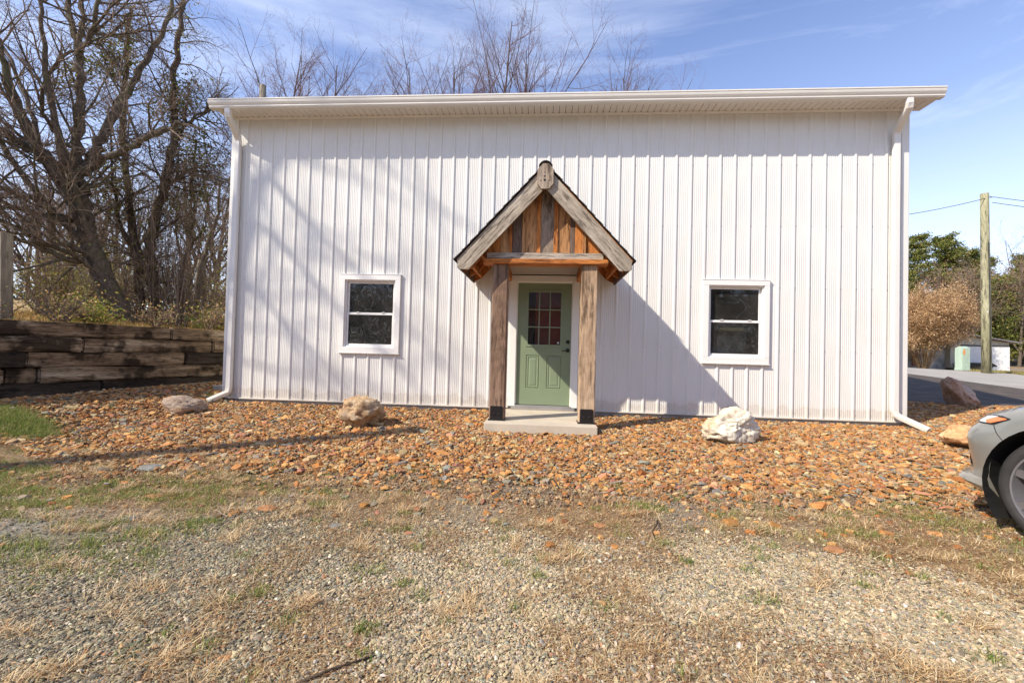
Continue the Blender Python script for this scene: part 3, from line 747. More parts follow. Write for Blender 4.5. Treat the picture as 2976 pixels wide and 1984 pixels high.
def ringb(mb, X0, X1, Z0, Z1, w_, ya, yb, bev=.003):
    mb.box(X0, X1, ya, yb, Z0, Z0+w_, bev=bev); mb.box(X0, X1, ya, yb, Z1-w_, Z1, bev=bev)
    mb.box(X0, X0+w_, ya, yb, Z0+w_-.001, Z1-w_+.001, bev=bev); mb.box(X1-w_, X1, ya, yb, Z0+w_-.001, Z1-w_+.001, bev=bev)
ringb(lf, LX0-.014, LX1+.014, LZ0-.014, LZ1+.014, .038, yd-.009, yd+.02)
for i in (1, 2):
    xx = 4.949+(5.478-4.949)*i/3; lf.box(xx-.009, xx+.009, yd+.003, yd+.018, LZ0+.02, LZ1-.02, bev=.002)
    zz = 1.069+(1.931-1.069)*i/3; lf.box(LX0+.02, LX1-.02, yd+.0045, yd+.0165, zz-.009, zz+.009, bev=.002)
lf.build('lite_frame', M['green'], dso)
g_ = MB(); rect(g_, LX0+.01, LX1-.01, LZ0+.01, LZ1-.01, yd+.011); g_.build('pane', M['glass'], dso)
hb = MB(); hb.tube([(5.603, yd, 1.122), (5.603, yd-.012, 1.122), (5.603, yd-.02, 1.122)], [.031, .031, .022], 20)
hb.build('deadbolt', M['black'], dso, True)
hb = MB(); hb.tube([(5.603, yd, .983), (5.603, yd-.012, .983), (5.603, yd-.02, .983)], [.031, .031, .022], 20)
hb.tube([(5.603, yd-.015, .983), (5.603, yd-.05, .983), (5.59, yd-.058, .984), (5.545, yd-.056, .98), (5.505, yd-.05, .974)], [.010, .010, .009, .008, .006], 8)
hb.build('door_handle', M['black'], dso, True)
# small A sticker on the glass
st = MB(); rect(st, 5.428, 5.462, 1.077, 1.135, yd+.0015); so_ = st.build('sticker', simple('sticker_black', (.012, .012, .012), .4), dso)
tcu = bpy.data.curves.new('letter', 'FONT'); tcu.body = 'A'; tcu.size = .052; tcu.align_x = 'CENTER'; tcu.extrude = .0004; tcu.offset = .0016
to = bpy.data.objects.new('letter', tcu); COL.objects.link(to); dg = bpy.context.evaluated_depsgraph_get()
lm_ = bpy.data.meshes.new_from_object(to.evaluated_get(dg)); bpy.data.objects.remove(to)
lm_.transform(Matrix.Translation((5.445, yd+.0006, 1.088)) @ Matrix.Rotation(R_(90), 4, 'X'))
link('letter', lm_, simple('sticker_white', (.8, .8, .8), .4), dso)

# cat perch and cables behind the right-hand window
pc = empty('window_perch', (8.2, .1, 1.4), 'pale yellow bar hung by two suction cups inside the right window', 'perch')
b_ = MB(); b_.tube([(7.99, .10, 1.405), (8.02, .10, 1.402), (8.2, .10, 1.394), (8.40, .10, 1.398), (8.44, .10, 1.40)], [.012, .022, .029, .026, .012], 10)
b_.build('bar', simple('pale_wood', (.88, .74, .34), .6), pc, True)
cupm = simple('clear_rubber', (.70, .70, .68), .15)
for xx, zz in ((7.985, 1.405), (8.475, 1.395), (8.04, 1.93), (8.41, 1.925)):
    c_ = MB(); c_.tube([(xx, .05, zz), (xx, .058, zz), (xx, .075, zz)], [.038, .03, .008], 16); c_.tube([(xx, .07, zz), (xx, .085, zz)], .012, 8)
    c_.build('suction_cup', cupm, pc, True)
c_ = MB(); c_.loft([[(8.03+.37*t_, .10+dy, 1.86-.03*math.sin(math.pi*t_)+dz) for dy, dz in ((0, .012), (.25, .012), (.25, -.02), (0, -.02))] for t_ in np.linspace(0, 1, 9)])
c_.build('cushion', simple('grey_felt', (.17, .16, .15), .9, bmp=.4), pc)
c_ = MB(); c_.tube([(8.34, .09, 1.88), (8.36, .09, 1.85), (8.42, .09, 1.80), (8.45, .09, 1.74), (8.40, .09, 1.68), (8.33, .09, 1.62), (8.29, .09, 1.56)], .005, 6)
c_.tube([(8.34, .09, 1.885), (8.40, .09, 1.84), (8.47, .09, 1.80), (8.50, .09, 1.74)], .005, 6)
c_.build('cord', cupm, pc, True)
c_ = MB(); c_.box(5.06, 5.50, .20, .23, .9, 2.05, bev=.006)  # flat red panel added to stand in for the red reflection in the glass
tag(c_.build('red_panel', simple('red_panel_paint', (.50, .085, .05), .5, var=.2)), 'dull red panel added just behind the door glass in place of a reflection', 'cupboard')
c_ = MB(); c_.box(4.88, 5.03, .22, .26, .95, 1.42, bev=.01)
tag(c_.build('dark_box', M['dark']), 'dark box inside at the lower left of the door glass', 'box')
c_ = MB(); c_.box(8.08, 8.56, .30, .34, .2, 1.52, bev=.01)
tag(c_.build('wall_panel', simple('grey_panel', (.42, .40, .35), .7, var=.3, s=8)), 'grey speckled panel standing behind the right window', 'panel')
wr = MB(); wr.tube([(2.33, .5, 1.98), (2.18, .5, 1.95)], .01, 6)
a_ = np.linspace(-2.2, 2.0, 20)
wr = MB(); wr.tube([(2.06+.10*math.cos(t_), .35, 1.76+.16*math.sin(t_)) for t_ in a_], .016, 8)
tag(wr.build('hanging_hoop', simple('tan_wicker', (.30, .17, .09), .7), None, True), 'tan curved hoop hanging inside the left window', 'hoop')
wr = MB(); wr.tube([(2.02, .3, .05), (2.02, .3, 1.28)], .018, 8)
tag(wr.build('floor_lamp_stand', M['dark']), 'thin dark stand seen through the left window', 'stand')

# ------------------------------------------------------------------ porch
sl = MB(); sl.box(4.445, 5.935, -1.41, .01, -.32, .0, bev=.012)
tag(sl.build('porch_slab', M['slab']), 'pale concrete slab under the timber porch posts', 'slab')
po = empty('timber_porch', (5.175, -.7, 0), 'gabled porch of reclaimed timber with dark shingles over the green door', 'porch')
for k, (x0, x1) in enumerate(((4.484, 4.696), (5.703, 5.920))):
    p = MB()
    # hewn post: rings with slight irregularity
    rr = []
    for j in range(26):
        z = .012+j*(2.145-.012)/25; e = lambda: random.uniform(-.0035, .0035)
        c_ = .012
        rr.append([(x0+c_+e(), -1.2+e(), z), (x1-c_+e(), -1.2+e(), z), (x1+e(), -1.2+c_, z), (x1+e(), -.99-c_, z), (x1-c_, -.99, z), (x0+c_, -.99, z), (x0+e(), -.99-c_, z), (x0+e(), -1.2+c_, z)])
    p.loft(rr); pst = p.build('post', M['w_post_dark'] if k == 0 else M['w_post_light'], po)
    b_ = MB(); m0, m1 = x0+.018, x1-.022
    b_.prism([(m0, .008), (m1, .008), (m1, .185), (m1-.012, .197), (m0+.012, .197), (m0, .185)], 'y', -1.212, -1.2045)
    b_.box(x0-.012, x1+.012, -1.225, -.975, .002, .012)
    b_.box(x0-.008, x1+.008, -1.222, -1.203, .0121, .022)
    for xx, zz in ((m0+.055, .09), (m1-.05, .09)):
        b_.tube([(xx, -1.212, zz), (xx, -1.219, zz), (xx, -1.221, zz)], [.014, .014, .009], 6); b_.tube([(xx, -1.221, zz), (xx, -1.229, zz)], .007, 8)
    for xx in (m0+.05, m1-.045): b_.tube([(xx, -1.216, .022), (xx, -1.216, .032)], .009, 6)
    b_.build('bracket', M['black'], pst)
SL = 1.09; AX = 5.178
def roofz(x, top=3.45): return top-SL*abs(x-AX)
# front rake boards
def rake(name, sgn, y0, y1, mt, zt=3.425, w_=.285, xe=1.155):
    o_ = AX+sgn*xe
    poly = [(AX, zt), (o_, zt-SL*xe), (o_-sgn*.02, 2.035), (o_-sgn*.155, 2.035), (AX, zt-w_-.01)]
    m_ = MB(); m_.prism(poly, 'y', y0, y1); return m_.build(name, mt, po)
M['w_rakeL'] = wood('rake_wood_left', [(.22, .19, .155), (.36, .315, .26), (.46, .42, .36)], 'x')
def woodrot(name, cols, ang):
    m_ = wood(name, cols, 'x'); 
    for n_ in [q_ for q_ in m_.node_tree.nodes if q_.type == 'MAPPING'][:1]:
        if 1:
            # rotate object coordinates so that the grain follows the slope
            pre = m_.node_tree.nodes.new('ShaderNodeMapping'); pre.inputs['Rotation'].default_value = (0, ang, 0)
            src = n_.inputs[0].links[0].from_socket
            m_.node_tree.links.new(src, pre.inputs[0]); m_.node_tree.links.new(pre.outputs[0], n_.inputs[0])
    return m_
GR2 = [(.21, .165, .115), (.40, .33, .25), (.54, .47, .38)]
rake('rake_board', -1, -1.40, -1.362, woodrot('rake_grain_left', GR2, math.atan(SL)))
rake('rake_board', 1, -1.40, -1.362, woodrot('rake_grain_right', GR2, -math.atan(SL)))
# ridge plate with holes
rp = MB(); PX0, PX1 = 5.072, 5.284
rp.prism([(PX0, 3.355), (PX0, 3.17), (PX0+.055, 3.10), (PX1-.058, 3.10), (PX1, 3.17), (PX1, 3.36), (PX1-.065, 3.435), (PX0+.07, 3.435)], 'y', -1.445, -1.401)
rp = rp.build('ridge_plate', M['w_greyz'], po)
for xx, zz, rr_ in ((5.17, 3.315, .008), (5.17, 3.265, .012), (5.17, 3.213, .016), (5.12, 3.205, .008), (5.223, 3.208, .008), (5.13, 3.27, .005), (5.225, 3.262, .005)):
    h_ = MB(); h_.tube([(xx, -1.4455, zz), (xx, -1.4465, zz)], rr_, 10); h_.build('bolt_hole', M['hole'], rp)
# roof deck + shingle courses
for sgn in (-1, 1):
    dk = MB(); xe = 1.17
    n_ = 7
    for j in range(n_):
        a0_, a1_ = j*xe/n_+.003, (j+1)*xe/n_-.003
        P_ = lambda a__, dz: (AX+sgn*a__, 3.452-SL*a__+dz)
        q = [P_(a0_, 0), P_(a1_, 0), P_(a1_, -.026), P_(a0_, -.026)]
        dk.prism(q, 'y', -1.36, -.03)
    dk.build('roof_deck', M['w_orange_y'], po)
    sh = MB(); nc = 11
    for j in range(nc):
        a0_ = max(0, (nc-1-j)*1.19/nc-.02); a1_ = (nc-j)*1.19/nc+.012
        zz0 = 3.458-SL*a0_; zz1 = 3.458-SL*a1_
        yy_0 = -1.418-.006*random.random()
        nb = 10
        for q_ in range(nb):
            ya = yy_0+(0-yy_0)*q_/nb; yb = yy_0+(0-yy_0)*(q_+1)/nb-.003; dz = random.uniform(0, .004)
            sh.add([(AX+sgn*a0_, ya, zz0), (AX+sgn*a0_, yb, zz0), (AX+sgn*a1_, yb, zz1+.018+dz), (AX+sgn*a1_, ya, zz1+.018+dz), (AX+sgn*a1_, ya, zz1+.004), (AX+sgn*a1_, yb, zz1+.004), (AX+sgn*a0_, ya, zz0-.006), (AX+sgn*a0_, yb, zz0-.006)],
                   [(0, 1, 2, 3), (3, 2, 5, 4), (0, 3, 4, 6), (1, 7, 5, 2), (6, 4, 5, 7)])
    sh.build('shingles', M['shingle'], po)
cp = MB(); 
cp.loft([[(AX+.10*math.sin(a_), y_, 3.36+.115*math.cos(a_)) for a_ in np.linspace(-1.1, 1.1, 9)]+[(AX+.094*math.sin(a_), y_, 3.354+.108*math.cos(a_)) for a_ in np.linspace(1.1, -1.1, 9)] for y_ in (-1.452, 0)])
cp.build('ridge_cap', M['shingle'], po)
# gable boards (board and batten)
bx = [(4.40, 4.565, 'w_orange_z'), (4.567, 4.70, 'w_tan_z'), (4.702, 4.74, 'w_orange_z'), (4.742, 4.876, 'w_brown_z'), (4.878, 4.915, 'w_tan_z'), (4.917, 5.078, 'w_tan_z'), (5.08, 5.13, 'w_orange_z'), (5.132, 5.31, 'w_greyz'), (5.312, 5.365, 'w_orange_z'), (5.367, 5.535, 'w_tan_z'), (5.537, 5.60, 'w_brown_z'), (5.602, 5.71, 'w_orange_z'), (5.712, 5.75, 'w_tan_z'), (5.752, 5.96, 'w_orange_z')]
for i, (a_, b2, mm) in enumerate(bx):
    proud = .022 if (b2-a_) < .06 else 0
    zt = lambda x_: min(3.40, 3.43-SL*abs(x_-AX))-.06
    poly = [(a_, 2.262), (b2, 2.262), (b2, zt(b2))]
    if a_ < AX < b2: poly.append((AX, zt(AX)))
    poly.append((a_, zt(a_)))
    q = MB(); q.prism(poly, 'y', -1.165-proud, -1.14-proud*.0); q.build('gable_board', M[mm], po)
# beams
q = MB(); q.box(4.40, 5.985, -1.225, -1.185, 2.215, 2.300, bev=.005); q.build('beam', M['w_grey_x'], po)
q = MB(); q.box(4.355, 6.05, -1.255, -1.02, 2.148, 2.213, bev=.006); q.build('beam', M['w_orange_x'], po)
for x0, x1 in ((4.50, 4.66), (5.72, 5.89)):
    q = MB(); q.box(x0, x1, -1.015, -.035, 2.10, 2.24, bev=.005); q.build('side_beam', M['w_orange_y'], po)
# rafters in three planes and purlin tails
for yy in (-.95, -.5, -.05):
    for sgn in (-1, 1):
        q = MB(); q.prism([(AX+sgn*.02, 3.40), (AX+sgn*1.13, 3.40-SL*1.11), (AX+sgn*1.13, 3.40-SL*1.11-.10), (AX+sgn*1.02, 3.40-SL*1.0-.17), (AX+sgn*.02, 3.26)], 'y', yy-.02, yy+.02)
        q.build('rafter', M['w_orange_x'], po)
for sgn in (-1, 1):
    for a_ in (.88, 1.02):
        q = MB(); xx = AX+sgn*a_; zz = 3.40-SL*a_-.10
        q.box(xx-.02, xx+.02, -1.355, -.08, zz-.045, zz+.045); q.build('purlin', M['w_orange_y'], po)
    xx = AX+sgn*1.145; q = MB(); q.prism([(xx-.012, 2.06), (xx+.012, 2.06), (xx+.012, 2.175), (xx-.012, 2.175)], 'y', -1.36, -.03); q.build('eave_board', M['w_brown_z'], po)
q = MB(); q.prism([(AX-.02, 3.2), (AX+.02, 3.2), (AX+.02, 3.40), (AX-.02, 3.40)], 'y', -1.355, -.05); q.build('ridge_beam', M['w_orange_y'], po)

# concrete block by the left corner
q = MB(); q.box(-.78, -.36, .35, .75, -.2, .175, bev=.01)
tag(q.build('concrete_block', M['concrete']), 'grey concrete block at the left rear of the white building', 'block')

# ------------------------------------------------------------------ boulders
from mathutils import noise as mn
import bmesh
def boulder(name, loc, size, rot, seed, mat_, label, amp=.22, ridg=.0, flat=0., strat=0):
    bm = bmesh.new(); bmesh.ops.create_icosphere(bm, subdivisions=5, radius=1.)
    off = Vector((seed*3.1, seed*1.7, seed*.9))
    rngb = random.Random(seed); planes = [(Vector([rngb.gauss(0, 1) for _ in range(3)]).normalized(), rngb.uniform(.62, .9)) for _ in range(11)]
    for v in bm.verts:
        p = v.co.normalized()
        rr = 1.
        for n_, d_ in planes:
            q_ = p.dot(n_)
            if q_ > .05: rr = min(rr, d_/q_)
        d = mn.fractal(p*1.3+off, 1., 2., 5)*amp
        d += mn.fractal(p*5+off, .75, 2.1, 6)*amp*.30-abs(mn.noise(p*4.3+off))*.05
        if ridg: d -= abs(mn.noise(Vector((p.x*2.2, p.y*2.2, p.z*9))+off))*ridg
        if strat: d += mn.noise(Vector((p.x*1.2+p.z*4, p.y*1.2, p.z*13-p.x*5))+off)*strat
        v.co = p*(rr+d)
        v.co = Vector((v.co.x*size[0]/2, v.co.y*size[1]/2, v.co.z*size[2]/2))
        if v.co.z < -size[2]*.36: v.co.z = -size[2]*.36+(v.co.z+size[2]*.36)*.2
    me = bpy.data.meshes.new(name); bm.to_mesh(me); bm.free()
    o_ = bpy.data.objects.new(name, me); COL.objects.link(o_); me.materials.append(mat_)
    o_.location = loc; o_.rotation_euler = rot
    me.polygons.foreach_set('use_smooth', [True]*len(me.polygons))
    return tag(o_, label, 'boulder', 'boulders set round the slate bed')
def rockmat(name, stops, s=3., bs=.8, dist=.03, warp=1.):
    m_, nt, b = mat(name); v = coord(nt, (1, 1, warp))
    f1 = noise(nt, v, s, 8, .65); f2 = noise(nt, v, s*7, 8, .75)
    c = ramp(nt, f1, stops)
    c = mixc(nt, .9, c, ramp(nt, f2, [(.32, (.45, .4, .36)), (.5, (1, 1, 1)), (.75, (1.18, 1.15, 1.1))]), 'MULTIPLY')
    L(nt, c, b.inputs['Base Color']); b.inputs['Roughness'].default_value = .85; b.inputs['Specular IOR Level'].default_value = .2
    h = N(nt, 'Math', operation='MULTIPLY_ADD'); L(nt, f2, h.inputs[0]); h.inputs[1].default_value = .6; L(nt, f1, h.inputs[2])
    bump(nt, h.outputs[0], b, bs, dist); return m_
rk_grey = rockmat('banded_grey_rock', [(.3, (.22, .145, .10)), (.5, (.40, .31, .235)), (.62, (.42, .25, .14)), (.75, (.50, .43, .35))], 2.6, 1., .03, 4)
rk_tan = rockmat('rough_tan_rock', [(.3, (.30, .15, .085)), (.45, (.50, .33, .18)), (.6, (.58, .44, .29)), (.75, (.42, .22, .13))], 5., 1., .04)
rk_white = rockmat('white_quartz', [(.3, (.42, .26, .12)), (.45, (.66, .54, .38)), (.58, (.76, .70, .58)), (.8, (.52, .38, .22))], 2.4, .8, .035)
rk_red = rockmat('red_grey_rock', [(.3, (.36, .17, .10)), (.5, (.50, .33, .23)), (.65, (.56, .46, .38)), (.8, (.60, .54, .48))], 3., 1., .03, .5)
rk_or = rockmat('orange_rock', [(.3, (.52, .25, .10)), (.5, (.62, .36, .18)), (.7, (.68, .50, .32))], 2.4, .7, .03)
boulder('boulder', (-.08, -1.05, -.03), (.60, .48, .37), (0, .12, .2), 2, rk_grey, 'low banded grey boulder nearest the left downspout', .16, .0, strat=.05)
boulder('boulder', (2.76, -1.33, .075), (.74, .60, .54), (0, .1, .5), 5, rk_tan, 'rounded rough tan boulder below the left window', .2, .10)
boulder('boulder', (7.57, -1.42, .075), (.76, .56, .50), (0, -.06, .0), 9, rk_white, 'white quartz boulder below the right window', .2, .03, strat=.06)
boulder('boulder', (13.6, 2.25, .27), (.42, .55, .92), (0, -.55, .25), 12, rk_red, 'tall leaning red grey boulder beyond the right corner', .14, .0)
boulder('boulder', (10.62, -1.22, -.0), (.72, .5, .32), (0, .16, .15), 17, rk_or, 'flat orange boulder just ahead of the parked car', .14, .0)

# ------------------------------------------------------------------ timber retaining wall
tw = empty('timber_retaining_wall', (-2, -1.9, 0), 'stacked railway tie retaining wall at the left', 'retaining wall')
A = Vector((-1.1, 1.0)); dirn = Vector((-.3022, -.9532)); nrm = Vector((.9532, -.3022))  # nrm points to the yard
def tie_at(s0, s1, z0, z1, off, mt):
    bm_ = bmesh.new(); bmesh.ops.create_cube(bm_, size=1)
    for v in bm_.verts: v.co = Vector(((s0+s1)/2+v.co.x*(s1-s0-.010), off+v.co.y*.22, (z0+z1)/2+v.co.z*(z1-z0-.008)))
    bmesh.ops.bevel(bm_, geom=list(bm_.edges), offset=.02, segments=2, affect='EDGES')
    for k_ in range(int((s1-s0)/.12)):
        pl_ = s0+.06+k_*.12; bmesh.ops.bisect_plane(bm_, geom=list(bm_.verts)+list(bm_.edges)+list(bm_.faces), plane_co=(pl_, 0, 0), plane_no=(1, 0, 0))
    for zz_ in (.33, .66): bmesh.ops.bisect_plane(bm_, geom=list(bm_.verts)+list(bm_.edges)+list(bm_.faces), plane_co=(0, 0, z0+(z1-z0)*zz_), plane_no=(0, 0, 1))
    bm_.verts.index_update(); bmv = [tuple(v.co) for v in bm_.verts]; bmf = [[v.index for v in f_.verts] for f_ in bm_.faces]; bm_.free()
    rj = random.uniform(-.006, .006)
    vs = []
    for (a_, b2, c_) in bmv:
        j = .012*mn.noise(Vector((a_*2.2, c_*9, z0*7)))+.010*mn.noise(Vector((a_*9, c_*30, z0*3)))
        p = A+dirn*a_+nrm*(b2+j-.11); vs.append((p.x, p.y, c_+rj*.5+.006*math.sin(a_*5+z0*10)))
    q = MB(); q.add(vs, bmf); q.build('railway_tie', mt, tw)
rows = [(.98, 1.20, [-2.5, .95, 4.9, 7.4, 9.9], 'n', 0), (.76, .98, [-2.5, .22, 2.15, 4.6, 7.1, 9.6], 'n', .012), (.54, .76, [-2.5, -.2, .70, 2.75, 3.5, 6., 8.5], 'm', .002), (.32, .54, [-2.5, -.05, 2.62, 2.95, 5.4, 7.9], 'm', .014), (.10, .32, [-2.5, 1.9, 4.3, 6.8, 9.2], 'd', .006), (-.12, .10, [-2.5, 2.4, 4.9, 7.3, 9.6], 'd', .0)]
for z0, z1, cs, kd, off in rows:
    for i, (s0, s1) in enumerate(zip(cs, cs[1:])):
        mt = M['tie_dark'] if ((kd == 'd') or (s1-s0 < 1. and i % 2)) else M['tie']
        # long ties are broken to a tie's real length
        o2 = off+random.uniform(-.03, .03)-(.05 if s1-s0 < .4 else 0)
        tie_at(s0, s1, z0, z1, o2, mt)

def post(name, base, top, r_, mt, label, cat, sides=10, square=False):
    q = MB()
    if square:
        rr = []
        for t_ in np.linspace(0, 1, 8):
            p = Vector(base).lerp(Vector(top), t_); rr.append([(p.x+sx_*r_, p.y+sy_*r_, p.z) for sx_, sy_ in ((-1, -1), (1, -1), (1, 1), (-1, 1))])
        q.loft(rr)
    else:
        q.tube([Vector(base).lerp(Vector(top), t_)+Vector((random.uniform(-.006, .006), random.uniform(-.006, .006), 0)) for t_ in np.linspace(0, 1, 9)], [r_*(1.06-.12*t_) for t_ in np.linspace(0, 1, 9)], sides)
    return tag(q.build(name, mt, None, not square), label, cat)
post('fence_post', (-2.96, -1.15, 1.0), (-3.0, -1.18, 2.53), .075, M['fencepost'], 'grey square fence post at the left edge above the tie wall', 'fence post', square=True)
post('fence_post', (-4.56, 4.24, 1.2), (-4.41, 4.22, 3.24), .075, M['fencepost'], 'leaning round fence post nearest the white building', 'fence post')

# ------------------------------------------------------------------ trees
BIG = [([(-3.72, 1.61, 1.02), (-3.87, 1.59, 1.39), (-4.09, 1.56, 1.81), (-4.39, 1.53, 2.46), (-4.56, 1.4, 3.0), (-4.66, 1.39, 3.37)], 0.27, 0.19), ([(-4.66, 1.39, 3.37), (-4.78, 1.17, 4.04), (-4.93, 0.95, 4.49), (-5.06, 0.73, 4.84), (-5.17, 0.51, 5.42), (-5.28, 0.28, 6.31), (-5.37, 0.06, 7.06)], 0.15, 0.05), ([(-4.58, 1.4, 3.14), (-4.67, 1.38, 3.83), (-4.81, 1.36, 4.48), (-4.75, 1.25, 5.09), (-4.6, 1.15, 5.78), (-4.56, 1.03, 6.81), (-4.71, 1.0, 7.52), (-4.87, 0.97, 8.51)], 0.155, 0.05), ([(-4.54, 1.03, 6.81), (-3.94, 0.76, 7.23), (-3.67, 0.57, 7.94)], 0.06, 0.04), ([(-4.54, 1.03, 6.99), (-4.49, 1.02, 7.62), (-4.53, 1.0, 8.52)], 0.06, 0.04), ([(-4.73, 1.36, 4.49), (-4.72, 1.55, 5.05), (-4.51, 1.66, 5.68), (-4.34, 1.85, 6.52), (-4.06, 1.96, 7.24), (-3.67, 2.07, 8.22), (-3.59, 2.15, 9.31)], 0.12, 0.045), ([(-4.8, 1.16, 4.08), (-4.69, 0.85, 4.9), (-4.69, 0.63, 5.92), (-4.63, 0.41, 7.07), (-4.61, 0.3, 7.66)], 0.075, 0.03), ([(-4.58, 1.27, 4.45), (-4.07, 1.2, 4.74), (-3.43, 1.15, 4.98), (-2.81, 1.09, 5.19), (-2.21, 1.03, 5.38)], 0.09, 0.055), ([(-4.94, 1.37, 3.5), (-4.93, 0.97, 3.44), (-5.07, 0.65, 3.44), (-5.09, 0.25, 3.45), (-5.31, 0.03, 3.49)], 0.07, 0.04), ([(-5.03, 1.36, 3.54), (-5.02, 1.06, 3.56), (-5.05, 0.75, 3.71), (-5.22, 0.33, 3.85), (-5.46, 0.11, 3.97)], 0.085, 0.05), ([(-4.46, 1.42, 2.77), (-4.69, 1.1, 2.87), (-4.86, 0.78, 2.87), (-5.21, 0.35, 3.21), (-5.36, 0.13, 3.33)], 0.07, 0.04), ([(-4.36, 1.43, 2.52), (-4.43, 1.32, 2.54), (-4.79, 0.89, 2.69), (-5.1, 0.46, 2.93), (-5.32, 0.24, 3.07)], 0.08, 0.035), ([(-4.26, 1.44, 2.31), (-4.5, 1.11, 2.65), (-5.02, 0.77, 2.84), (-5.32, 0.45, 2.88)], 0.05, 0.03), ([(-4.97, 1.15, 4.21), (-5.68, 1.28, 5.11), (-6.1, 1.33, 6.09), (-6.96, 1.44, 7.54)], 0.07, 0.04), ([(-4.93, 0.95, 4.49), (-5.23, 0.72, 4.84), (-5.5, 0.49, 5.03)], 0.06, 0.035), ([(-4.75, 1.25, 4.91), (-5.08, 1.12, 5.22), (-5.3, 0.99, 5.7), (-5.06, 0.9, 6.28), (-4.52, 0.83, 6.76), (-3.72, 0.79, 6.97), (-3.11, 0.72, 7.43)], 0.05, 0.02)]
IVY = [([(-3.88, 2.29, 1.03), (-3.88, 2.28, 1.9), (-3.98, 2.25, 2.81), (-3.93, 2.24, 3.62), (-3.78, 2.33, 4.57), (-3.69, 2.42, 5.65), (-3.79, 2.48, 7.05), (-3.71, 2.47, 8.21), (-3.76, 2.63, 9.63)], 0.15, 0.06), ([(-4.42, 2.56, 1.03), (-4.47, 2.54, 1.91), (-4.54, 2.51, 2.85), (-4.75, 2.47, 4.1), (-4.93, 2.44, 5.14), (-4.98, 2.41, 6.5), (-4.95, 2.38, 7.86), (-4.88, 2.37, 8.91)], 0.12, 0.05), ([(-3.69, 2.42, 5.75), (-3.33, 2.63, 6.44), (-2.73, 2.77, 6.73)], 0.05, 0.02), ([(-3.85, 2.33, 4.37), (-3.53, 2.54, 4.97), (-2.98, 2.68, 5.24)], 0.05, 0.02), ([(-4.54, 2.51, 2.85), (-4.75, 2.28, 3.63), (-4.94, 2.14, 4.81), (-4.93, 2.01, 6.28)], 0.05, 0.02)]
THIN1 = [([(-4.04, 3.28, 1.17), (-4.07, 3.26, 2.01), (-4.05, 3.25, 2.9), (-3.87, 3.25, 3.46), (-3.81, 3.24, 4.36), (-3.88, 3.21, 5.25), (-3.81, 3.2, 6.14)], 0.075, 0.03), ([(-3.85, 3.25, 3.46), (-3.53, 3.27, 3.92), (-3.46, 3.25, 4.81)], 0.03, 0.015)]
THIN2 = [([(-5.04, 5.21, 1.23), (-5.09, 5.19, 2.21), (-5.14, 5.17, 3.27), (-4.95, 5.16, 4.2), (-4.73, 5.16, 4.86), (-4.69, 5.15, 5.79)], 0.09, 0.04), ([(-5.14, 5.17, 3.27), (-4.68, 4.99, 3.63), (-4.02, 4.84, 3.86)], 0.04, 0.02)]
RT = random.Random(11)
def rvec(): 
    while True:
        v_ = Vector((RT.uniform(-1, 1), RT.uniform(-1, 1), RT.uniform(-1, 1)))
        if .1 < v_.length < 1: return v_.normalized()
class Bag:
    def __init__(s): s.p = {}
    def add(s, pts, rad, sides):
        s.p.setdefault((len(pts), sides), []).append((pts, rad))
    def build(s, name, mt, parent=None, smooth=True):
        Vs = []; Fs = []; off = 0
        for (k, n), lst in s.p.items():
            P = np.array([[tuple(q) for q in a_] for a_, _ in lst], float); Rr = np.array([b_ for _, b_ in lst], float)
            T = np.gradient(P, axis=1); T /= np.linalg.norm(T, axis=2, keepdims=True)+1e-9
            ref = np.where(np.abs(T[..., 2:3]) < .8, np.array([0, 0, 1.]), np.array([1., 0, 0])); ref = np.broadcast_to(ref[:, :1], T.shape)
            A_ = np.cross(T, ref); A_ /= np.linalg.norm(A_, axis=2, keepdims=True)+1e-9; B_ = np.cross(T, A_)
            q = np.arange(n)*2*np.pi/n
            V_ = P[:, :, None]+(A_[:, :, None]*np.cos(q)[:, None]+B_[:, :, None]*np.sin(q)[:, None])*Rr[:, :, None, None]
            m_ = len(lst); V_ = V_.reshape(-1, 3)
            b0 = (np.arange(m_)*k*n)[:, None, None]; i = (np.arange(k-1)*n)[None, :, None]; j = np.arange(n)[None, None, :]; j2 = (j+1) % n
            F_ = np.stack(np.broadcast_arrays(b0+i+j, b0+i+j2, b0+i+n+j2, b0+i+n+j), -1).reshape(-1, 4)+off
            Vs.append(V_); Fs.append(F_); off += len(V_)
        return link(name, npmesh(name, np.concatenate(Vs), Fs, smooth=smooth), mt, parent)
def curve(p, d, length, r0, r1, n, wander, up):
    pts = [p.copy()]; rad = [r0]; d = d.copy()
    for i in range(1, n):
        d = (d+rvec()*wander+Vector((0, 0, up))).normalized()
        p = p+d*(length/(n-1)); pts.append(p); rad.append(r0+(r1-r0)*i/(n-1))
    return pts, rad
def sides(r_): return 8 if r_ > .05 else (5 if r_ > .014 else 3)
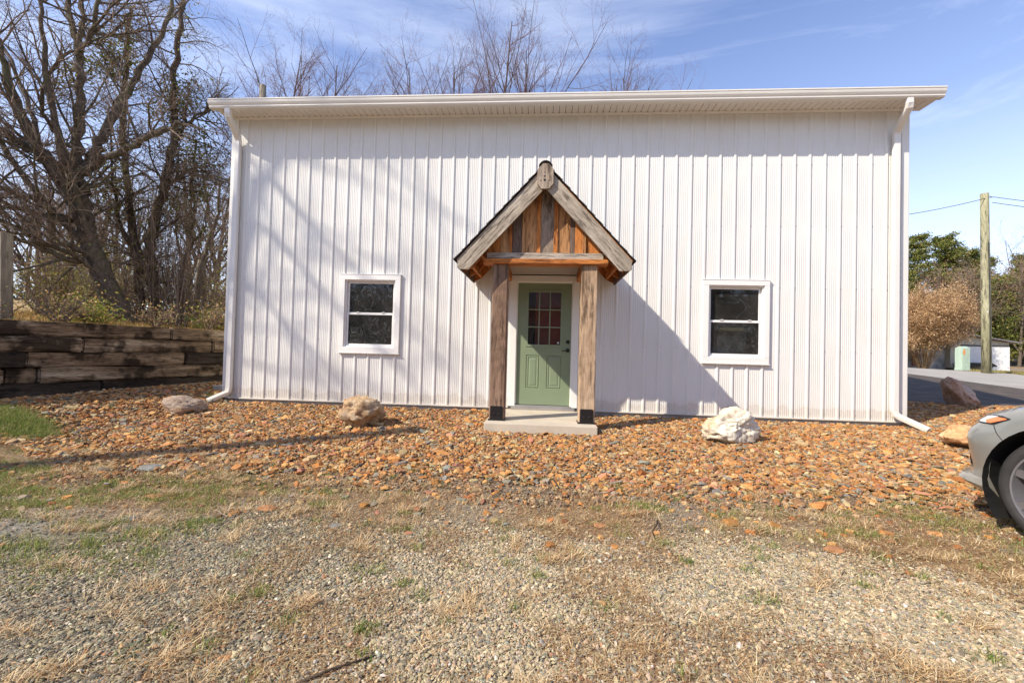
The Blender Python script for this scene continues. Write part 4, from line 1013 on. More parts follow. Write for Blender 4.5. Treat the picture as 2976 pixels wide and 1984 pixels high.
def sprout(pts, rad, lev, cfg, thick, thin):
    """recursive side branches along a polyline"""
    if lev >= len(cfg): return
    n, lr, ang, wander, up, tmin = cfg[lev]
    L_ = sum((pts[i+1]-pts[i]).length for i in range(len(pts)-1))
    n_ = max(1, int(n*RT.uniform(.75, 1.25)))
    for k in range(n_):
        t = tmin+(1-tmin)*(k+RT.random())/n_; q = t*(len(pts)-1); i = min(int(q), len(pts)-2); fr_ = q-i
        p = pts[i].lerp(pts[i+1], fr_); d = (pts[i+1]-pts[i]).normalized()
        rr = rad[i]+(rad[i+1]-rad[i])*fr_
        side = rvec(); side = (side-d*side.dot(d)).normalized(); a_ = R_(RT.uniform(ang*.6, ang*1.3))
        nd = d*math.cos(a_)+side*math.sin(a_)
        ln = lr*L_*(1.15-.6*t)*RT.uniform(.6, 1.25) if lr > 0 else -lr*RT.uniform(.5, 1.3)*(1.15-.4*t)
        r0 = min(rr*.62, .004+ln*.013); r1 = max(.0016, r0*.3)
        k_ = 7 if lev == 0 else (6 if lev == 1 else 4)
        pp_, ra = curve(p, nd, ln, r0, r1, k_, wander, up)
        (thick if r0 > .02 else thin).add(pp_, ra, sides(r0))
        sprout(pp_, ra, lev+1, cfg, thick, thin)
def tree_obj(name, base, label, cat, group=None): return empty(name, base, label, cat, group)
def limb_tree(limbs, thick, thin, cfg, nseg=5, rgh=.04, rs=.90):
    for pts, r0, r1 in limbs:
        r0 *= rs; r1 *= rs*.85
        # resample with a little irregularity
        P = [Vector(p) for p in pts]; out = []; m_ = len(P)
        for i in range(m_-1):
            p0 = P[max(i-1, 0)]; p1 = P[i]; p2 = P[i+1]; p3 = P[min(i+2, m_-1)]
            for j in range(nseg):
                t = j/nseg; out.append(.5*((2*p1)+(p2-p0)*t+(2*p0-5*p1+4*p2-p3)*t*t+(3*p1-p0-3*p2+p3)*t**3)+rvec()*rgh)
        out.append(P[-1]); n_ = len(out); rad = [(r0+(r1-r0)*i/(n_-1))*RT.uniform(.95, 1.06) for i in range(n_)]
        thick.add(out, rad, 10 if r0 > .1 else 8)
        yield out, rad
def leaves(name, C_, n, spread, size, cols, mt, parent=None, flat=1.):
    """C_ (k,3) cluster centres; n leaves per cluster"""
    C_ = np.repeat(np.array(C_, float), n, 0); m_ = len(C_)
    P = C_+rng.normal(0, 1, (m_, 3))*np.array([spread, spread, spread*flat])
    a_ = rng.normal(0, 1, (m_, 3)); a_ /= np.linalg.norm(a_, axis=1, keepdims=True)
    b_ = np.cross(a_, rng.normal(0, 1, (m_, 3))); b_ /= np.linalg.norm(b_, axis=1, keepdims=True)
    s = size*rng.uniform(.6, 1.4, (m_, 1)); w_ = s*.55
    V_ = np.stack([P-a_*s, P+b_*w_, P+a_*s, P-b_*w_], 1).reshape(-1, 3)
    k = np.arange(m_)*4; c = np.array(cols)[rng.integers(0, len(cols), m_)]*rng.uniform(.7, 1.25, (m_, 1))
    return link(name, npmesh(name, V_, [np.stack([k, k+1, k+2, k+3], 1)], np.repeat(c, 4, 0)), mt, parent)
IVYC = [(.10, .12, .02), (.16, .18, .03), (.22, .23, .04), (.07, .085, .02), (.22, .12, .04), (.30, .28, .06)]
# big multi-stemmed tree
t = tree_obj('bare_tree', BIG[0][0][0], 'big bare many-stemmed tree leaning left behind the tie wall', 'tree')
th_, tn_ = Bag(), Bag()
cfgA = [(11, -1.6, 54, .20, .03, .2), (9, .5, 48, .26, .0, .12), (5, .55, 46, .3, .0, .15)]
for i, (out, rad) in enumerate(limb_tree(BIG, th_, tn_, None)):
    if i == 0: sprout(out, rad, 0, [(5, -1.3, 50, .16, .05, .5), (6, .45, 42, .2, .03, .15), (4, .5, 40, .25, .02, .2)], th_, tn_)
    else: sprout(out, rad, 0, cfgA, th_, tn_)
# more stems that spread toward the yard, above and left of the frame
for k in range(3):
    p = Vector(BIG[0][0][3])+Vector((0, 0, .3*k*.3)); d = Vector((RT.uniform(-.9, .1), RT.uniform(-.8, -.1), RT.uniform(.5, 1.1))).normalized()
    pp_, ra = curve(p, d, RT.uniform(3.5, 5.5), .07, .02, 12, .12, .06); th_.add(pp_, ra, 8); sprout(pp_, ra, 0, cfgA, th_, tn_)
th_.build('trunk', M['bark'], t); tn_.build('crown', M['twig'], t)
# root flare
# ivy-clad tree
t = tree_obj('ivy_tree', IVY[0][0][0], 'upright trees wrapped in green ivy behind the big bare tree', 'tree')
th_, tn_ = Bag(), Bag(); cl_ = []
for i, (out, rad) in enumerate(limb_tree(IVY, th_, tn_, None)):
    sprout(out, rad, 0, [(30, -1.35, 62, .28, -.03, .12), (12, .52, 50, .3, -.01, .15), (7, .5, 46, .3, .0, .2)], th_, tn_)
    cl_ += [tuple(q+rvec()*.12) for q in out[6:] for _ in range(3)]
th_.build('trunk', M['bark_d'], t); tn_.build('crown', M['twig'], t)
IC = [[-4.72, 2.09, 8.11], [-5.07, 2.07, 7.85], [-5.31, 2.16, 7.51], [-4.95, 2.09, 7.19], [-4.65, 2.11, 7.56], [-3.78, 2.49, 6.9], [-3.45, 2.61, 7.07], [-3.65, 2.6, 6.59], [-3.98, 2.48, 6.47], [-3.43, 2.63, 6.07], [-3.2, 2.65, 5.65], [-3.04, 2.67, 5.24], [-3.43, 2.54, 5.29], [-5.2, 2.22, 5.15], [-4.78, 2.16, 4.61], [-5.35, 2.06, 7.23], [-5.76, 2.04, 7.12], [-6.16, 2.01, 6.91], [-5.29, 2.22, 4.53], [-4.97, 2.26, 4.03], [-5.35, 2.45, 3.04], [-3.28, 2.67, 4.49], [-3.8, 2.64, 4.16], [-3.2, 2.7, 4.9], [-3.5, 2.7, 3.7]]
leaves('ivy', cl_, 9, .16, .032, IVYC, M['leaf'], t)
sub = [tuple(Vector(c)+rvec()*RT.uniform(.05, .38)) for c in IC for _ in range(11)]
leaves('ivy_clump', sub, 24, .12, .034, IVYC, M['leaf'], t)
# whip shoots round its foot
th_, tn_ = Bag(), Bag(); t = tree_obj('sucker_thicket', (-3.6, 2.4, 1.2), 'thicket of thin upright brown shoots round the ivy tree foot', 'shrub')
for k in range(95):
    p = Vector((RT.uniform(-4.6, -2.9), RT.uniform(2.0, 3.0), 1.15)); d = Vector((RT.uniform(-.3, .3), RT.uniform(-.15, .15), 1)).normalized(); h_ = RT.uniform(1.5, 4.)
    pp_, ra = curve(p, d, h_, RT.uniform(.007, .017), .003, 9, .08, .04); th_.add(pp_, ra, 4)
    sprout(pp_, ra, 0, [(7, .3, 35, .2, .08, .2), (3, .4, 35, .2, .05, .2)], th_, tn_)
th_.build('stems', M['twig'], t); tn_.build('crown', M['twig'], t)
for LB, nm, lb, sd_n in ((THIN1, 'sapling', 'slim dark crooked sapling left of the leaning fence post', 1), (THIN2, 'sapling', 'pale forked sapling right behind the leaning fence post', 2)):
    t = tree_obj(nm, LB[0][0][0], lb, 'tree'); th_, tn_ = Bag(), Bag()
    for out, rad in limb_tree(LB, th_, tn_, None): sprout(out, rad, 0, [(9, -1.1, 50, .22, .02, .35), (7, .5, 45, .22, .0, .15), (4, .5, 42, .25, .02, .2)], th_, tn_)
    th_.build('trunk', M['bark_d'] if sd_n == 1 else M['bark'], t); tn_.build('crown', M['twig'], t)

def gen_tree(name, base, H, tr, seed, label, group, fork=.35, n_limb=7, spread=.45, cfg=None, mt=('bark_d', 'twig_far'), leafy=None, up=.07, lean=(0, 0)):
    global RT
    keep = RT; RT = random.Random(seed); base = Vector(base)
    t = tree_obj(name, base, label, 'tree', group); th_, tn_ = Bag(), Bag()
    tp, tr_ = curve(base-Vector((0, 0, .3)), Vector((lean[0], lean[1], 1)).normalized(), H*.9, tr, tr*.18, 14, .05, .05); th_.add(tp, tr_, 8)
    lim = []
    for k in range(n_limb):
        q = fork+(.9-fork)*k/n_limb; i = int(q*13); a_ = k*2.4+RT.uniform(-.4, .4); sp = spread*RT.uniform(.7, 1.2)
        d = Vector((math.cos(a_)*sp, math.sin(a_)*sp, 1)).normalized()
        ln = (1-q)*H*RT.uniform(.85, 1.15); pp_, ra = curve(tp[i], d, ln, tr_[i]*.62, tr_[i]*.12, 11, .10, up); th_.add(pp_, ra, 6); lim.append((pp_, ra))
    for pp_, ra in lim+[(tp[6:], tr_[6:])]:
        sprout(pp_, ra, 0, cfg or [(9, .42, 38, .14, .07, .2), (7, .45, 36, .18, .06, .15), (4, .5, 36, .2, .05, .2)], th_, tn_)
    th_.build('trunk', M[mt[0]], t); tn_.build('crown', M[mt[1]], t)
    if leafy:
        n_, per, sp, sz, cols = leafy; c_ = []
        for _ in range(n_):
            pp_, _r = RT.choice(lim); q = RT.choice(pp_[3:]); c_.append(tuple(q+rvec()*RT.uniform(0, H*.12)))
        leaves('foliage', c_, per, sp, sz, cols, M['leaf'], t)
    RT = keep; return t
def tz(x, y): return float(terrace_z(x, y)) if x < float(wall_x(y)) else float(ground_z(x, y))
# crowns that show above the roof
back = [(-10.4, 17.5, 18.6, 'tall bare tree above the left end of the gutter'), (-8.3, 18.6, 17.8, 'bare tree with wiry crown beside the pole at the roof left end'),
        (-2.6, 19.2, 18.2, 'fan shaped bare tree, first crown left of centre above the roof'), (-.6, 17.8, 17.6, 'narrow bare tree between two wider crowns above the roof'),
        (1.9, 18.2, 20., 'tallest bare tree above the roof over the porch'), (3.8, 18., 18.1, 'dense twiggy bare crown just right of the tallest tree'),
        (9.7, 18.6, 17.0, 'low bare crown at the right end of the trees above the roof')]
for i, (x_, y_, H, lb) in enumerate(back):
    z_ = tz(x_, y_)
    gen_tree('bare_tree', (x_, y_, z_), (H-z_)*1.12+.7, .13, 100+i*7, lb, 'bare winter trees behind the roof', .5, 9 if i < 6 else 11, .62, [(11, .42, 40, .16, .05, .2), (8, .48, 42, .22, .03, .15), (6, .5, 42, .26, .02, .2)], ('bark_d', 'twig_r'), up=.035)
# woodland edge on the left
wood_ = [(-14.5, 8.5, 6.5), (-18.2, 11.2, 7.5), (-22.6, 16, 8.), (-13.7, 9.6, 6.), (-19, 15.2, 9.), (-12., 12.6, 8.5), (-8.6, 9.9, 7.), (-6.2, 9.2, 5.5), (-14.5, 17.5, 10.), (-29, 20.5, 9), (-37, 25, 10), (-26, 23.7, 10), (-9.5, 14.5, 9.)]
lbs = ['small', 'spreading', 'grey', 'crooked', 'tall', 'thin', 'tangled', 'low', 'lofty', 'distant', 'farthest', 'faded', 'upright']
for i, (x_, y_, H) in enumerate(wood_):
    gen_tree('thicket_tree', (x_, y_, tz(x_, y_)), H, .09+.006*H, 300+i*5, 'leafless tree in the thicket on the field beyond the tie wall', 'trees in the thicket left of the building', .12, 9, .75, [(8, .42, 45, .18, .02, .1), (7, .5, 42, .22, .0, .1), (4, .5, 40, .25, .0, .15)], ('bark_d', 'twig'), leafy=(50, 10, .2, .03, IVYC) if i in (6, 7, 12) else None)
# evergreen behind the left corner
gen_tree('evergreen', (-7.6, 12.3, tz(-7.6, 12.3)), 7.2, .16, 777, 'dark evergreen tree hard against the left edge of the building', None, .1, 12, .8, None, ('bark_d', 'twig'), leafy=(420, 40, .22, .04, [(.03, .05, .015), (.05, .075, .02), (.08, .10, .03), (.11, .11, .05)]))
def shrub(name, base, w_, h_, n, seed, label, cat, mt, leaf=None, cfg=None, grp=None, tilt=.8):
    global RT
    keep = RT; RT = random.Random(seed); base = Vector(base); t = tree_obj(name, base, label, cat, grp); th_, tn_ = Bag(), Bag(); c_ = []
    for k in range(n):
        a_ = RT.uniform(0, 6.28); q = RT.uniform(.05, 1)**.6*tilt
        d = Vector((math.cos(a_)*q*w_/h_, math.sin(a_)*q*w_/h_, 1)).normalized(); p = base+Vector((math.cos(a_), math.sin(a_), 0))*w_*.12*RT.random()
        pp_, ra = curve(p, d, h_*RT.uniform(.7, 1.12)*(1+.25*q), .010+h_*.004, .004, 8, .12, .03); th_.add(pp_, ra, 4); c_ += [tuple(z_) for z_ in pp_[3:]]
        sprout(pp_, ra, 0, cfg or [(8, .35, 40, .2, .05, .25), (4, .45, 38, .2, .05, .2)], th_, tn_)
    th_.build('stems', M[mt], t); tn_.build('crown', M[mt], t)
    if leaf and leaf[0] == 0:
        c_ = [tuple(q_[-1]) for q_ in [a__ for grp_ in tn_.p.values() for a__, _r in grp_]]
        c_ = [c__ for c__ in c_ if c__[2] > base[2]+h_*.34]; leaves('leaves', c_, 5, .13, .035, BRN, M['leaf'], t)
    elif leaf: 
        per, sp, sz, cols = leaf; leaves('leaves', c_, per, sp, sz, cols, M['leaf'], t)
    RT = keep; return t
GL = [(.20, .26, .04), (.30, .33, .06), (.42, .38, .09), (.46, .30, .10)]
RL = [(.30, .08, .05), (.40, .16, .08), (.22, .06, .04), (.46, .26, .12)]
TL = [(.42, .27, .12), (.50, .34, .17), (.30, .18, .09), (.22, .22, .06)]
us = [(-6.2, 3.6, 1.6, 1.5, 'g'), (-7.6, 4.4, 1.8, 1.7, 'g'), (-9.6, 5.6, 2., 1.6, 'r'), (-5.2, 5.2, 1.6, 1.5, 'g'), (-3.4, 5.2, 1.3, 1.8, 'g'), (-3.0, 5.8, 1.2, 1.7, 'r'), (-2.2, 5.4, 1.3, 1.9, 'R'), (-11.5, 8., 2.2, 2., 'g'), (-4.6, 7.2, 1.8, 1.8, 'r'), (-7., 7.5, 2., 1.9, 'r'), (-1.75, 4.4, .8, 1.2, 'g'), (-5.6, 1.6, 1.2, 1.1, 'g')]
for j_ in range(11):
    yb_ = -2.3+j_*.72; us.append((float(wall_x(yb_))-.5-.9*(j_*.618 % 1), yb_, .5, .16+.26*(j_*.38 % 1), 'b' if j_ % 3 else 'g'))
for i, (x_, y_, w_, h_, k) in enumerate(us):
    lb = {'g': 'yellow green leafy undergrowth bush on the field behind the tie wall', 'r': 'brown twiggy brush with rusty leaves on the field behind the tie wall', 'R': 'dense dark red twigged shrub beside the left corner of the building', 'b': 'low tangle of tan dead stems right on the edge above the tie wall'}[k]
    shrub('bush', (x_, y_, tz(x_, y_)), w_*1.2, h_*1.15, (18 if k == 'b' else 44) if k != 'R' else 60, 500+i, lb, 'bush', 'twig_r' if k == 'R' else 'twig', (7, .17, .026, GL) if k == 'g' else ((5, .12, .022, TL) if k == 'b' else (6, .14, .026, RL)), grp='undergrowth bushes behind the tie wall')
# trees off to the front left whose branches throw the soft shadows on the wall
def wp(x_, z_, k_): return (x_-1.5*k_, -k_, z_+1.55*k_)
SHD = [([(-11.2, -6.8, .8), (-10.6, -6.6, 5), (-9.6, -6.2, 9.5), (-8.9, -5.9, 12.2)], .17, .07),
       ([(-8.9, -5.9, 12.2), wp(.2, 3.9, 5.8), wp(1.2, 3.0, 7), wp(2.4, 1.9, 8.5), wp(3.6, .6, 10)], .065, .02),
       ([(-9.6, -6.2, 9.5), wp(.1, 2.9, 6), wp(1.3, 2.0, 7.2), wp(2.6, .8, 8.5), wp(3.4, .0, 9.5)], .06, .02),
       ([(-9.8, -6.3, 9.), wp(.0, 1.8, 6.3), wp(1.0, 1.1, 7), wp(2.0, .1, 8)], .045, .02),
       ([(-8.9, -5.9, 12.2), wp(.6, 4.2, 6.5), wp(2.2, 3.7, 8), wp(4., 3.0, 9.5)], .03, .01),
       ([(-8.9, -5.9, 12.2), wp(1.2, 4.6, 7), wp(3.3, 3.4, 8.6), wp(4.6, 2.6, 10)], .04, .015)]
t = tree_obj('bare_tree', (-11.2, -6.8, .8), 'bare tree with long drooping limbs left of the yard', 'tree'); th_, tn_ = Bag(), Bag()
for out, rad in limb_tree(SHD, th_, tn_, None, rs=1.): sprout(out, rad, 0, [(12, -1.7, 48, .18, .02, .2), (8, .5, 42, .2, .02, .15), (4, .5, 38, .2, .0, .2)], th_, tn_)
th_.build('trunk', M['bark'], t); tn_.build('crown', M['twig'], t)
post('utility_pole', (-7.0, -8.7, -.4), (-7.05, -8.6, 10.9), .16, M['fencepost'], 'unseen bare pole added left of the viewer for its ground shadow', 'utility pole', 12)  # out-of-view pole, put here to throw a shadow band across the bed

# ------------------------------------------------------------------ right-hand background
BRN = [(.46, .28, .13), (.54, .35, .18), (.38, .22, .10), (.60, .42, .24)]
shrub('brown_shrub', (26.6, 18.8, .5), 2.0, 3.2, 46, 610, 'large round tan leafless shrub at the right edge of the building', 'shrub', 'twig_gold', (0, 0, 0, None), [(13, .42, 46, .22, .04, .42), (9, .5, 44, .24, .03, .15), (5, .5, 40, .26, .02, .2)], tilt=1.0)
shrub('brown_shrub', (23.8, 19.9, .55), 2.6, 3.0, 80, 611, 'smaller tan leafless shrub half hidden by the building', 'shrub', 'twig_gold', (0, 0, 0, None), [(13, .42, 46, .22, .04, .42), (9, .5, 44, .24, .03, .15), (5, .5, 40, .26, .02, .2)], tilt=1.0)
def pine(base, H, seed, label, w_=.30):
    global RT
    keep = RT; RT = random.Random(seed); base = Vector(base); t = tree_obj('pine_tree', base, label, 'pine tree', 'pines and cedars beyond the driveway'); th_, tn_ = Bag(), Bag(); c_ = []
    tp, tr_ = curve(base, Vector((0, 0, 1)), H, .20, .03, 14, .03, .05); th_.add(tp, tr_, 7)
    z_ = .12
    while z_ < .98:
        i = min(int(z_*13), 12); nb = RT.randint(4, 6); ln = H*w_*(1.05-z_)**.7*RT.uniform(.6, 1.1)
        for k in range(nb):
            a_ = RT.uniform(0, 6.28); d = Vector((math.cos(a_), math.sin(a_), RT.uniform(.05, .5))).normalized(); l_ = ln*RT.uniform(.55, 1.2)
            pp_, ra = curve(tp[i].lerp(tp[i+1], z_*13-i), d, l_, .035, .01, 7, .1, .05); th_.add(pp_, ra, 4)
            for q in pp_[2:]:
                for _ in range(3): c_.append(tuple(q+Vector((RT.uniform(-1, 1), RT.uniform(-1, 1), RT.uniform(-.3, .5)))*l_*.17))
        z_ += RT.uniform(.035, .065)
    th_.build('trunk', M['bark_d'], t)
    leaves('foliage', c_, 20, .20, .075, [(.12, .15, .03), (.18, .21, .04), (.26, .26, .06), (.06, .09, .03), (.32, .26, .08)], M['leaf'], t, .6); RT = keep
pine((45.6, 38.6, .3), 12.2, 708, 'tall pine filling the gap left of the utility pole', .34); pine((41.0, 39.5, .5), 12.6, 709, 'pine rising behind the round tan shrub', .34); pine((49.2, 39.2, .2), 11.4, 710, 'dark pine just right of the utility pole', .36)
pine((39.8, 36.5, .9), 12.2, 701, 'pine with pointed top nearest the building corner'); pine((43.2, 35.8, .9), 12.0, 702, 'broad pine in the middle of the group behind the shrub', .34)
pine((46.0, 36.6, .9), 10.9, 703, 'pine standing just left of the utility pole', .32); pine((37.5, 40., 1), 11.4, 704, 'pine partly behind the building corner'); pine((47.3, 33.8, .3), 9.2, 705, 'short green pine behind the utility pole', .42); pine((51.5, 37.5, .3), 11.2, 706, 'pine at the right edge behind the bare trees', .34)
pine((43.5, 32., .4), 7.8, 707, 'low bushy pine above the tan shrub', .4)
for i, (x_, y_, H) in enumerate([(46.6, 32., 8.2), (48.8, 32.5, 8.8), (50.6, 33.5, 9.2), (52.5, 35, 9.8), (47.7, 29.5, 7.), (55.5, 35, 10), (43.6, 30.6, 6.6), (40.5, 31.5, 6.8), (38.2, 31, 7.)]):
    gen_tree('bare_tree', (x_, y_, .2), H*1.42, .13, 800+i*3, 'leafless brown tree among the pines beyond the driveway', 'leafless trees beyond the driveway', .2, 8, .5, [(11, .42, 42, .18, .03, .1), (8, .48, 40, .22, .03, .1), (4, .5, 38, .22, .03, .2)], ('bark', 'twig'), leafy=(110, 14, .35, .045, [(.34, .16, .10), (.28, .17, .09), (.38, .22, .13)]))
# distant wood right round the horizon
def far_wood(name, pts, h0, n, label):
    pts = np.array(pts, float); k = rng.random(n)*(len(pts)-1); i = k.astype(int); fr_ = (k-i)[:, None]; P = pts[i]*(1-fr_)+pts[i+1]*fr_
    P = P+rng.normal(0, 2.5, (n, 2)); hh = h0*(.55+.6*fbm(P[:, 0], P[:, 1], .12, 2))
    z = rng.random(n)**.8*hh+ground_z(P[:, 0], P[:, 1])*.9
    C_ = np.stack([P[:, 0], P[:, 1], z], 1)
    return tag(leaves(name, C_, 12 if name[0] == 'r' else 8, .7, .16 if name[0] == 'r' else .26, [(.10, .085, .05), (.15, .11, .07), (.07, .085, .035), (.20, .14, .10), (.05, .06, .03)], M['leaf']), label, 'woodland', kind='stuff')
far_wood('far_woodland', [(-140, 25), (-110, 60), (-70, 85), (-30, 95), (20, 100), (55, 85), (70, 62), (75, 40), (90, 15), (100, -20)], 11, 15000, 'distant winter woodland closing the view all round')
far_wood('rear_woodland', [(-60, -30), (-35, -55), (0, -62), (30, -52), (60, -30)], 12, 15000, 'dark woodland across the road behind the viewer')

# utility pole with wires
p = empty('utility_pole', (23.76, 12.36, .6), 'greenish wooden utility pole right of the building with three wires', 'utility pole')
q = MB(); q.tube([(23.76, 12.36, .4), (23.70, 12.32, 2.5), (23.58, 12.25, 5.5), (23.48, 12.19, 8.04)], [.158, .152, .142, .132], 16); q.build('shaft', M['pole'], p, True)
q = MB(); q.tube([(23.62, 12.12, 7.85), (23.70, 12.06, 7.85)], .02, 6); q.build('bracket', M['alu'], p)
for zz in (3.05, 3.28):
    q = MB(); q.box(23.60, 23.68, 12.165, 12.175, zz, zz+.07); q.build('tag_plate', M['siding'], p)
q = MB(); q.tube([(23.74, 12.19, .6), (23.66, 12.13, 3.), (23.52, 12.06, 6.)], .012, 5); q.build('ground_wire', M['black'], p)
def wire(a_, b_, sag, r_=.011, lab=''):
    q = MB(); a_ = Vector(a_); b_ = Vector(b_)
    q.tube([a_.lerp(b_, t_)-Vector((0, 0, sag*4*t_*(1-t_))) for t_ in np.linspace(0, 1, 24)], r_, 5)
    return tag(q.build('overhead_wire', M['black'], None, True), lab, 'wire', 'overhead wires at the utility pole')
wire((23.48, 12.1, 7.82), (8., 10.5, 6.9), .9, .012, 'overhead wire running left from the pole behind the white building')
wire((23.55, 12.15, 7.92), (45., 14.5, 7.9), .5, .012, 'overhead wire running level right from the pole top')
wire((23.6, 12.0, 7.6), (31., 5.5, 3.9), .15, .012, 'overhead wire sloping steeply down right from the pole')
# utility pole seen over the left end of the roof
post('utility_pole', (-8.2, 11.9, 1.2), (-8.13, 11.77, 12.96), .15, M['fencepost'], 'grey wooden pole top rising behind the left end of the roof', 'utility pole', 12)
# green utility cabinet
q = MB(); q.box(-.32, .32, -.3, .3, 0, .10, bev=.01); q.prism([(-.30, .10), (-.30, .98), (-.02, 1.06), (.28, .98), (.28, .10)], 'x', -.30, .30)
cab = empty('utility_cabinet', (23.75, 13.4, .60), 'pale green utility cabinet with orange sticker by the road', 'utility box')
def loc(mb, name, mt, par): return link(name, mb.mesh(name), mt, par, True)
loc(q, 'cabinet_body', simple('pale_green_metal', (.42, .52, .40), .5), cab)
q = MB(); q.box(-.23, -.08, -.304, -.300, .70, .92); loc(q, 'sticker', simple('orange_sticker', (.75, .28, .06), .5), cab)
cab.scale = (.52, .6, 1.0)
# white shed
shd = empty('old_shed', (36, 26.5, .0), 'weathered white shed with rusty tin roof beyond the driveway', 'shed')
shw = simple('shed_white_boards', (.86, .84, .79), .8, var=.06, s=2.2); shb = simple('shed_grey_boards', (.62, .58, .52), .9, var=.3, s=2.5); shc = simple('shed_cream', (.58, .53, .40), .8, var=.1)
tin = simple('rusty_tin', (.42, .38, .37), .5, .4, var=.25, s=1.5)
q = MB(); q.prism([(31., .5), (35.0, .5), (35.0, 2.45), (31., 2.0)], 'y', 25.8, 29); q.build('board_wall', shb, shd)
q = MB(); q.prism([(35.001, .62), (38.4, .55), (38.4, 2.30), (35.001, 2.80)], 'y', 25.45, 29.5); q.build('front_wall', shc, shd)
q = MB(); q.box(35.7, 36.95, 25.40, 25.445, .75, 2.02); q.build('door', shw, shd)
q = MB(); q.box(36.98, 38.38, 25.38, 25.445, .5, 2.02); q.build('door', shw, shd)
q = MB(); q.box(35.6, 38.3, 25.37, 25.44, 2.04, 2.10); q.build('door_track', M['dark'], shd)
q = MB(); q.prism([(34.8, 2.86), (38.85, 2.26), (38.85, 2.32), (34.8, 2.93)], 'y', 25.15, 29.8); q.build('roof', tin, shd)
q = MB(); q.prism([(30.5, 1.95), (35.2, 2.55), (34.9, 3.15), (33.0, 3.1), (32.2, 2.75)], 'y', 27.5, 27.6); q.add([(30.6, 25.5, 1.98), (35.1, 25.5, 2.52), (35.6, 29, 3.3), (32.6, 29, 3.15)], [(0, 1, 2, 3)]); q.build('roof', tin, shd)
q = MB(); q.box(33.0, 33.3, 25.74, 25.799, .7, 1.5); q.build('plank', simple('red_plank', (.35, .12, .08), .8), shd)
tr = empty('cart', (35.9, 24.9, .0), 'low dark covered cart parked by the white shed', 'cart')
q = MB(); q.prism([(35.05, .95), (36.6, .95), (36.9, .78), (36.8, .72), (35.05, .72)], 'y', 24.4, 25.1); q.build('box', M['dark'], tr)
for xx in (35.35, 36.45):
    q = MB(); q.tube([(xx, 24.38, .78), (xx, 24.48, .78)], .17, 12); q.build('wheel', M['black'], tr)
q = MB(); q.box(25.5, 29.5, 27.2, 30.5, .6, 2.2); q.prism([(25.2, 2.2), (29.8, 2.2), (27.5, 3.1)], 'y', 27.0, 30.7)
tag(q.build('white_outbuilding', shw), 'white outbuilding behind the tan shrub', 'outbuilding')
for r_ in (shd, tr):   # stand a little nearer and lower than first laid out
    k_ = 24.5/30; r_.scale = (k_*1.12, k_*1.12, k_*1.12); pz = Vector(r_.location)
    r_.location = Vector((5.2, -7.06, .97))+(pz-Vector((5.2, -7.06, .97)))*k_; r_.location.z = .03+(r_ is tr)*.05; r_.location.x -= .9
# roadside verge on the far side of the drive
vx, vy = [], []
n = 26000; tt = rng.random(n); vy = 6+tt*24; vx = 21.9+.52*(vy-5)-.004*(vy-5)**2+rng.random(n)**1.2*3.2
o = blades('verge_grass', vx, vy, rng.uniform(.05, .2, n), rng.uniform(.01, .02, n), rng.uniform(.3, .9, n), [(.42, .33, .12), (.30, .29, .08), (.50, .36, .16), (.2, .25, .06)], M['grass'], 0, lambda a_, b_: ground_z(a_, b_))
tag(o, 'yellowed verge grass along the far edge of the drive', 'grass', kind='stuff')

# red barn behind the viewer, mirrored in the door glass
rb = empty('red_barn', (6.5, -22, -.3), 'dull red barn behind the viewer facing the white building', 'barn')
q = MB(); q.box(1.5, 12., -28, -20., -.5, 3.8); q.build('wall', wood('red_barn_paint', [(.26, .05, .03), (.36, .075, .05), (.42, .12, .08)], 'z', .4), rb)
q = MB(); q.prism([(1.1, 3.7), (12.4, 3.7), (6.75, 7.2)], 'y', -28.4, -19.6); q.build('roof', M['roofmetal'], rb)
q = MB(); q.box(3.0, 5.4, -19.99, -19.95, -.3, 2.6); q.build('door', M['dark'], rb)
gen_tree('evergreen', (-3.5, -22, -.3), 8, .2, 951, 'evergreen tree behind the viewer left of the red barn', None, .1, 12, .7, None, ('bark_d', 'twig'), leafy=(300, 60, .4, .05, [(.03, .05, .015), (.05, .075, .02)]))
gen_tree('evergreen', (15.5, -21, -.3), 7, .2, 952, 'evergreen tree behind the viewer right of the red barn', None, .1, 12, .7, None, ('bark_d', 'twig'), leafy=(300, 60, .4, .05, [(.03, .05, .015), (.05, .075, .02)]))

# ------------------------------------------------------------------ parked car (only its front left corner is in the frame)
car = empty('parked_car', (8.40, -4.21, -.222), 'grey sedan parked nose in at the right edge with dark alloy wheels', 'car')
car.rotation_euler = (0, 0, math.pi-1.35)
mp_, nt, b = mat('grey_car_paint'); b.inputs['Base Color'].default_value = (.21, .215, .20, 1); b.inputs['Roughness'].default_value = .32; b.inputs['Coat Weight'].default_value = .8; b.inputs['Coat Roughness'].default_value = .06; b.inputs['Metallic'].default_value = .15
v = coord(nt); sx = N(nt, 'SeparateXYZ'); L(nt, v, sx.inputs[0]); dn = noise(nt, v, 6, 5, .7); ad = N(nt, 'Math', operation='MULTIPLY_ADD'); L(nt, dn, ad.inputs[0]); ad.inputs[1].default_value = -.5; L(nt, sx.outputs[2], ad.inputs[2])
L(nt, mixc(nt, ramp(nt, ad.outputs[0], [(-.0, (.75,)*3), (.32, (.12,)*3), (.5, (0, 0, 0))]), (.21, .215, .20), (.22, .185, .14)), b.inputs['Base Color'])
rub = simple('tyre_rubber', (.035, .032, .03), .8, var=.2, s=10, bmp=.2); rimm = simple('dark_alloy', (.26, .25, .26), .4, .6); plast = simple('black_plastic', (.015, .014, .013), .6)
lens, nt, b = mat('clear_lens'); b.inputs['Base Color'].default_value = (.62, .64, .66, 1); b.inputs['Roughness'].default_value = .08; b.inputs['Coat Weight'].default_value = 1
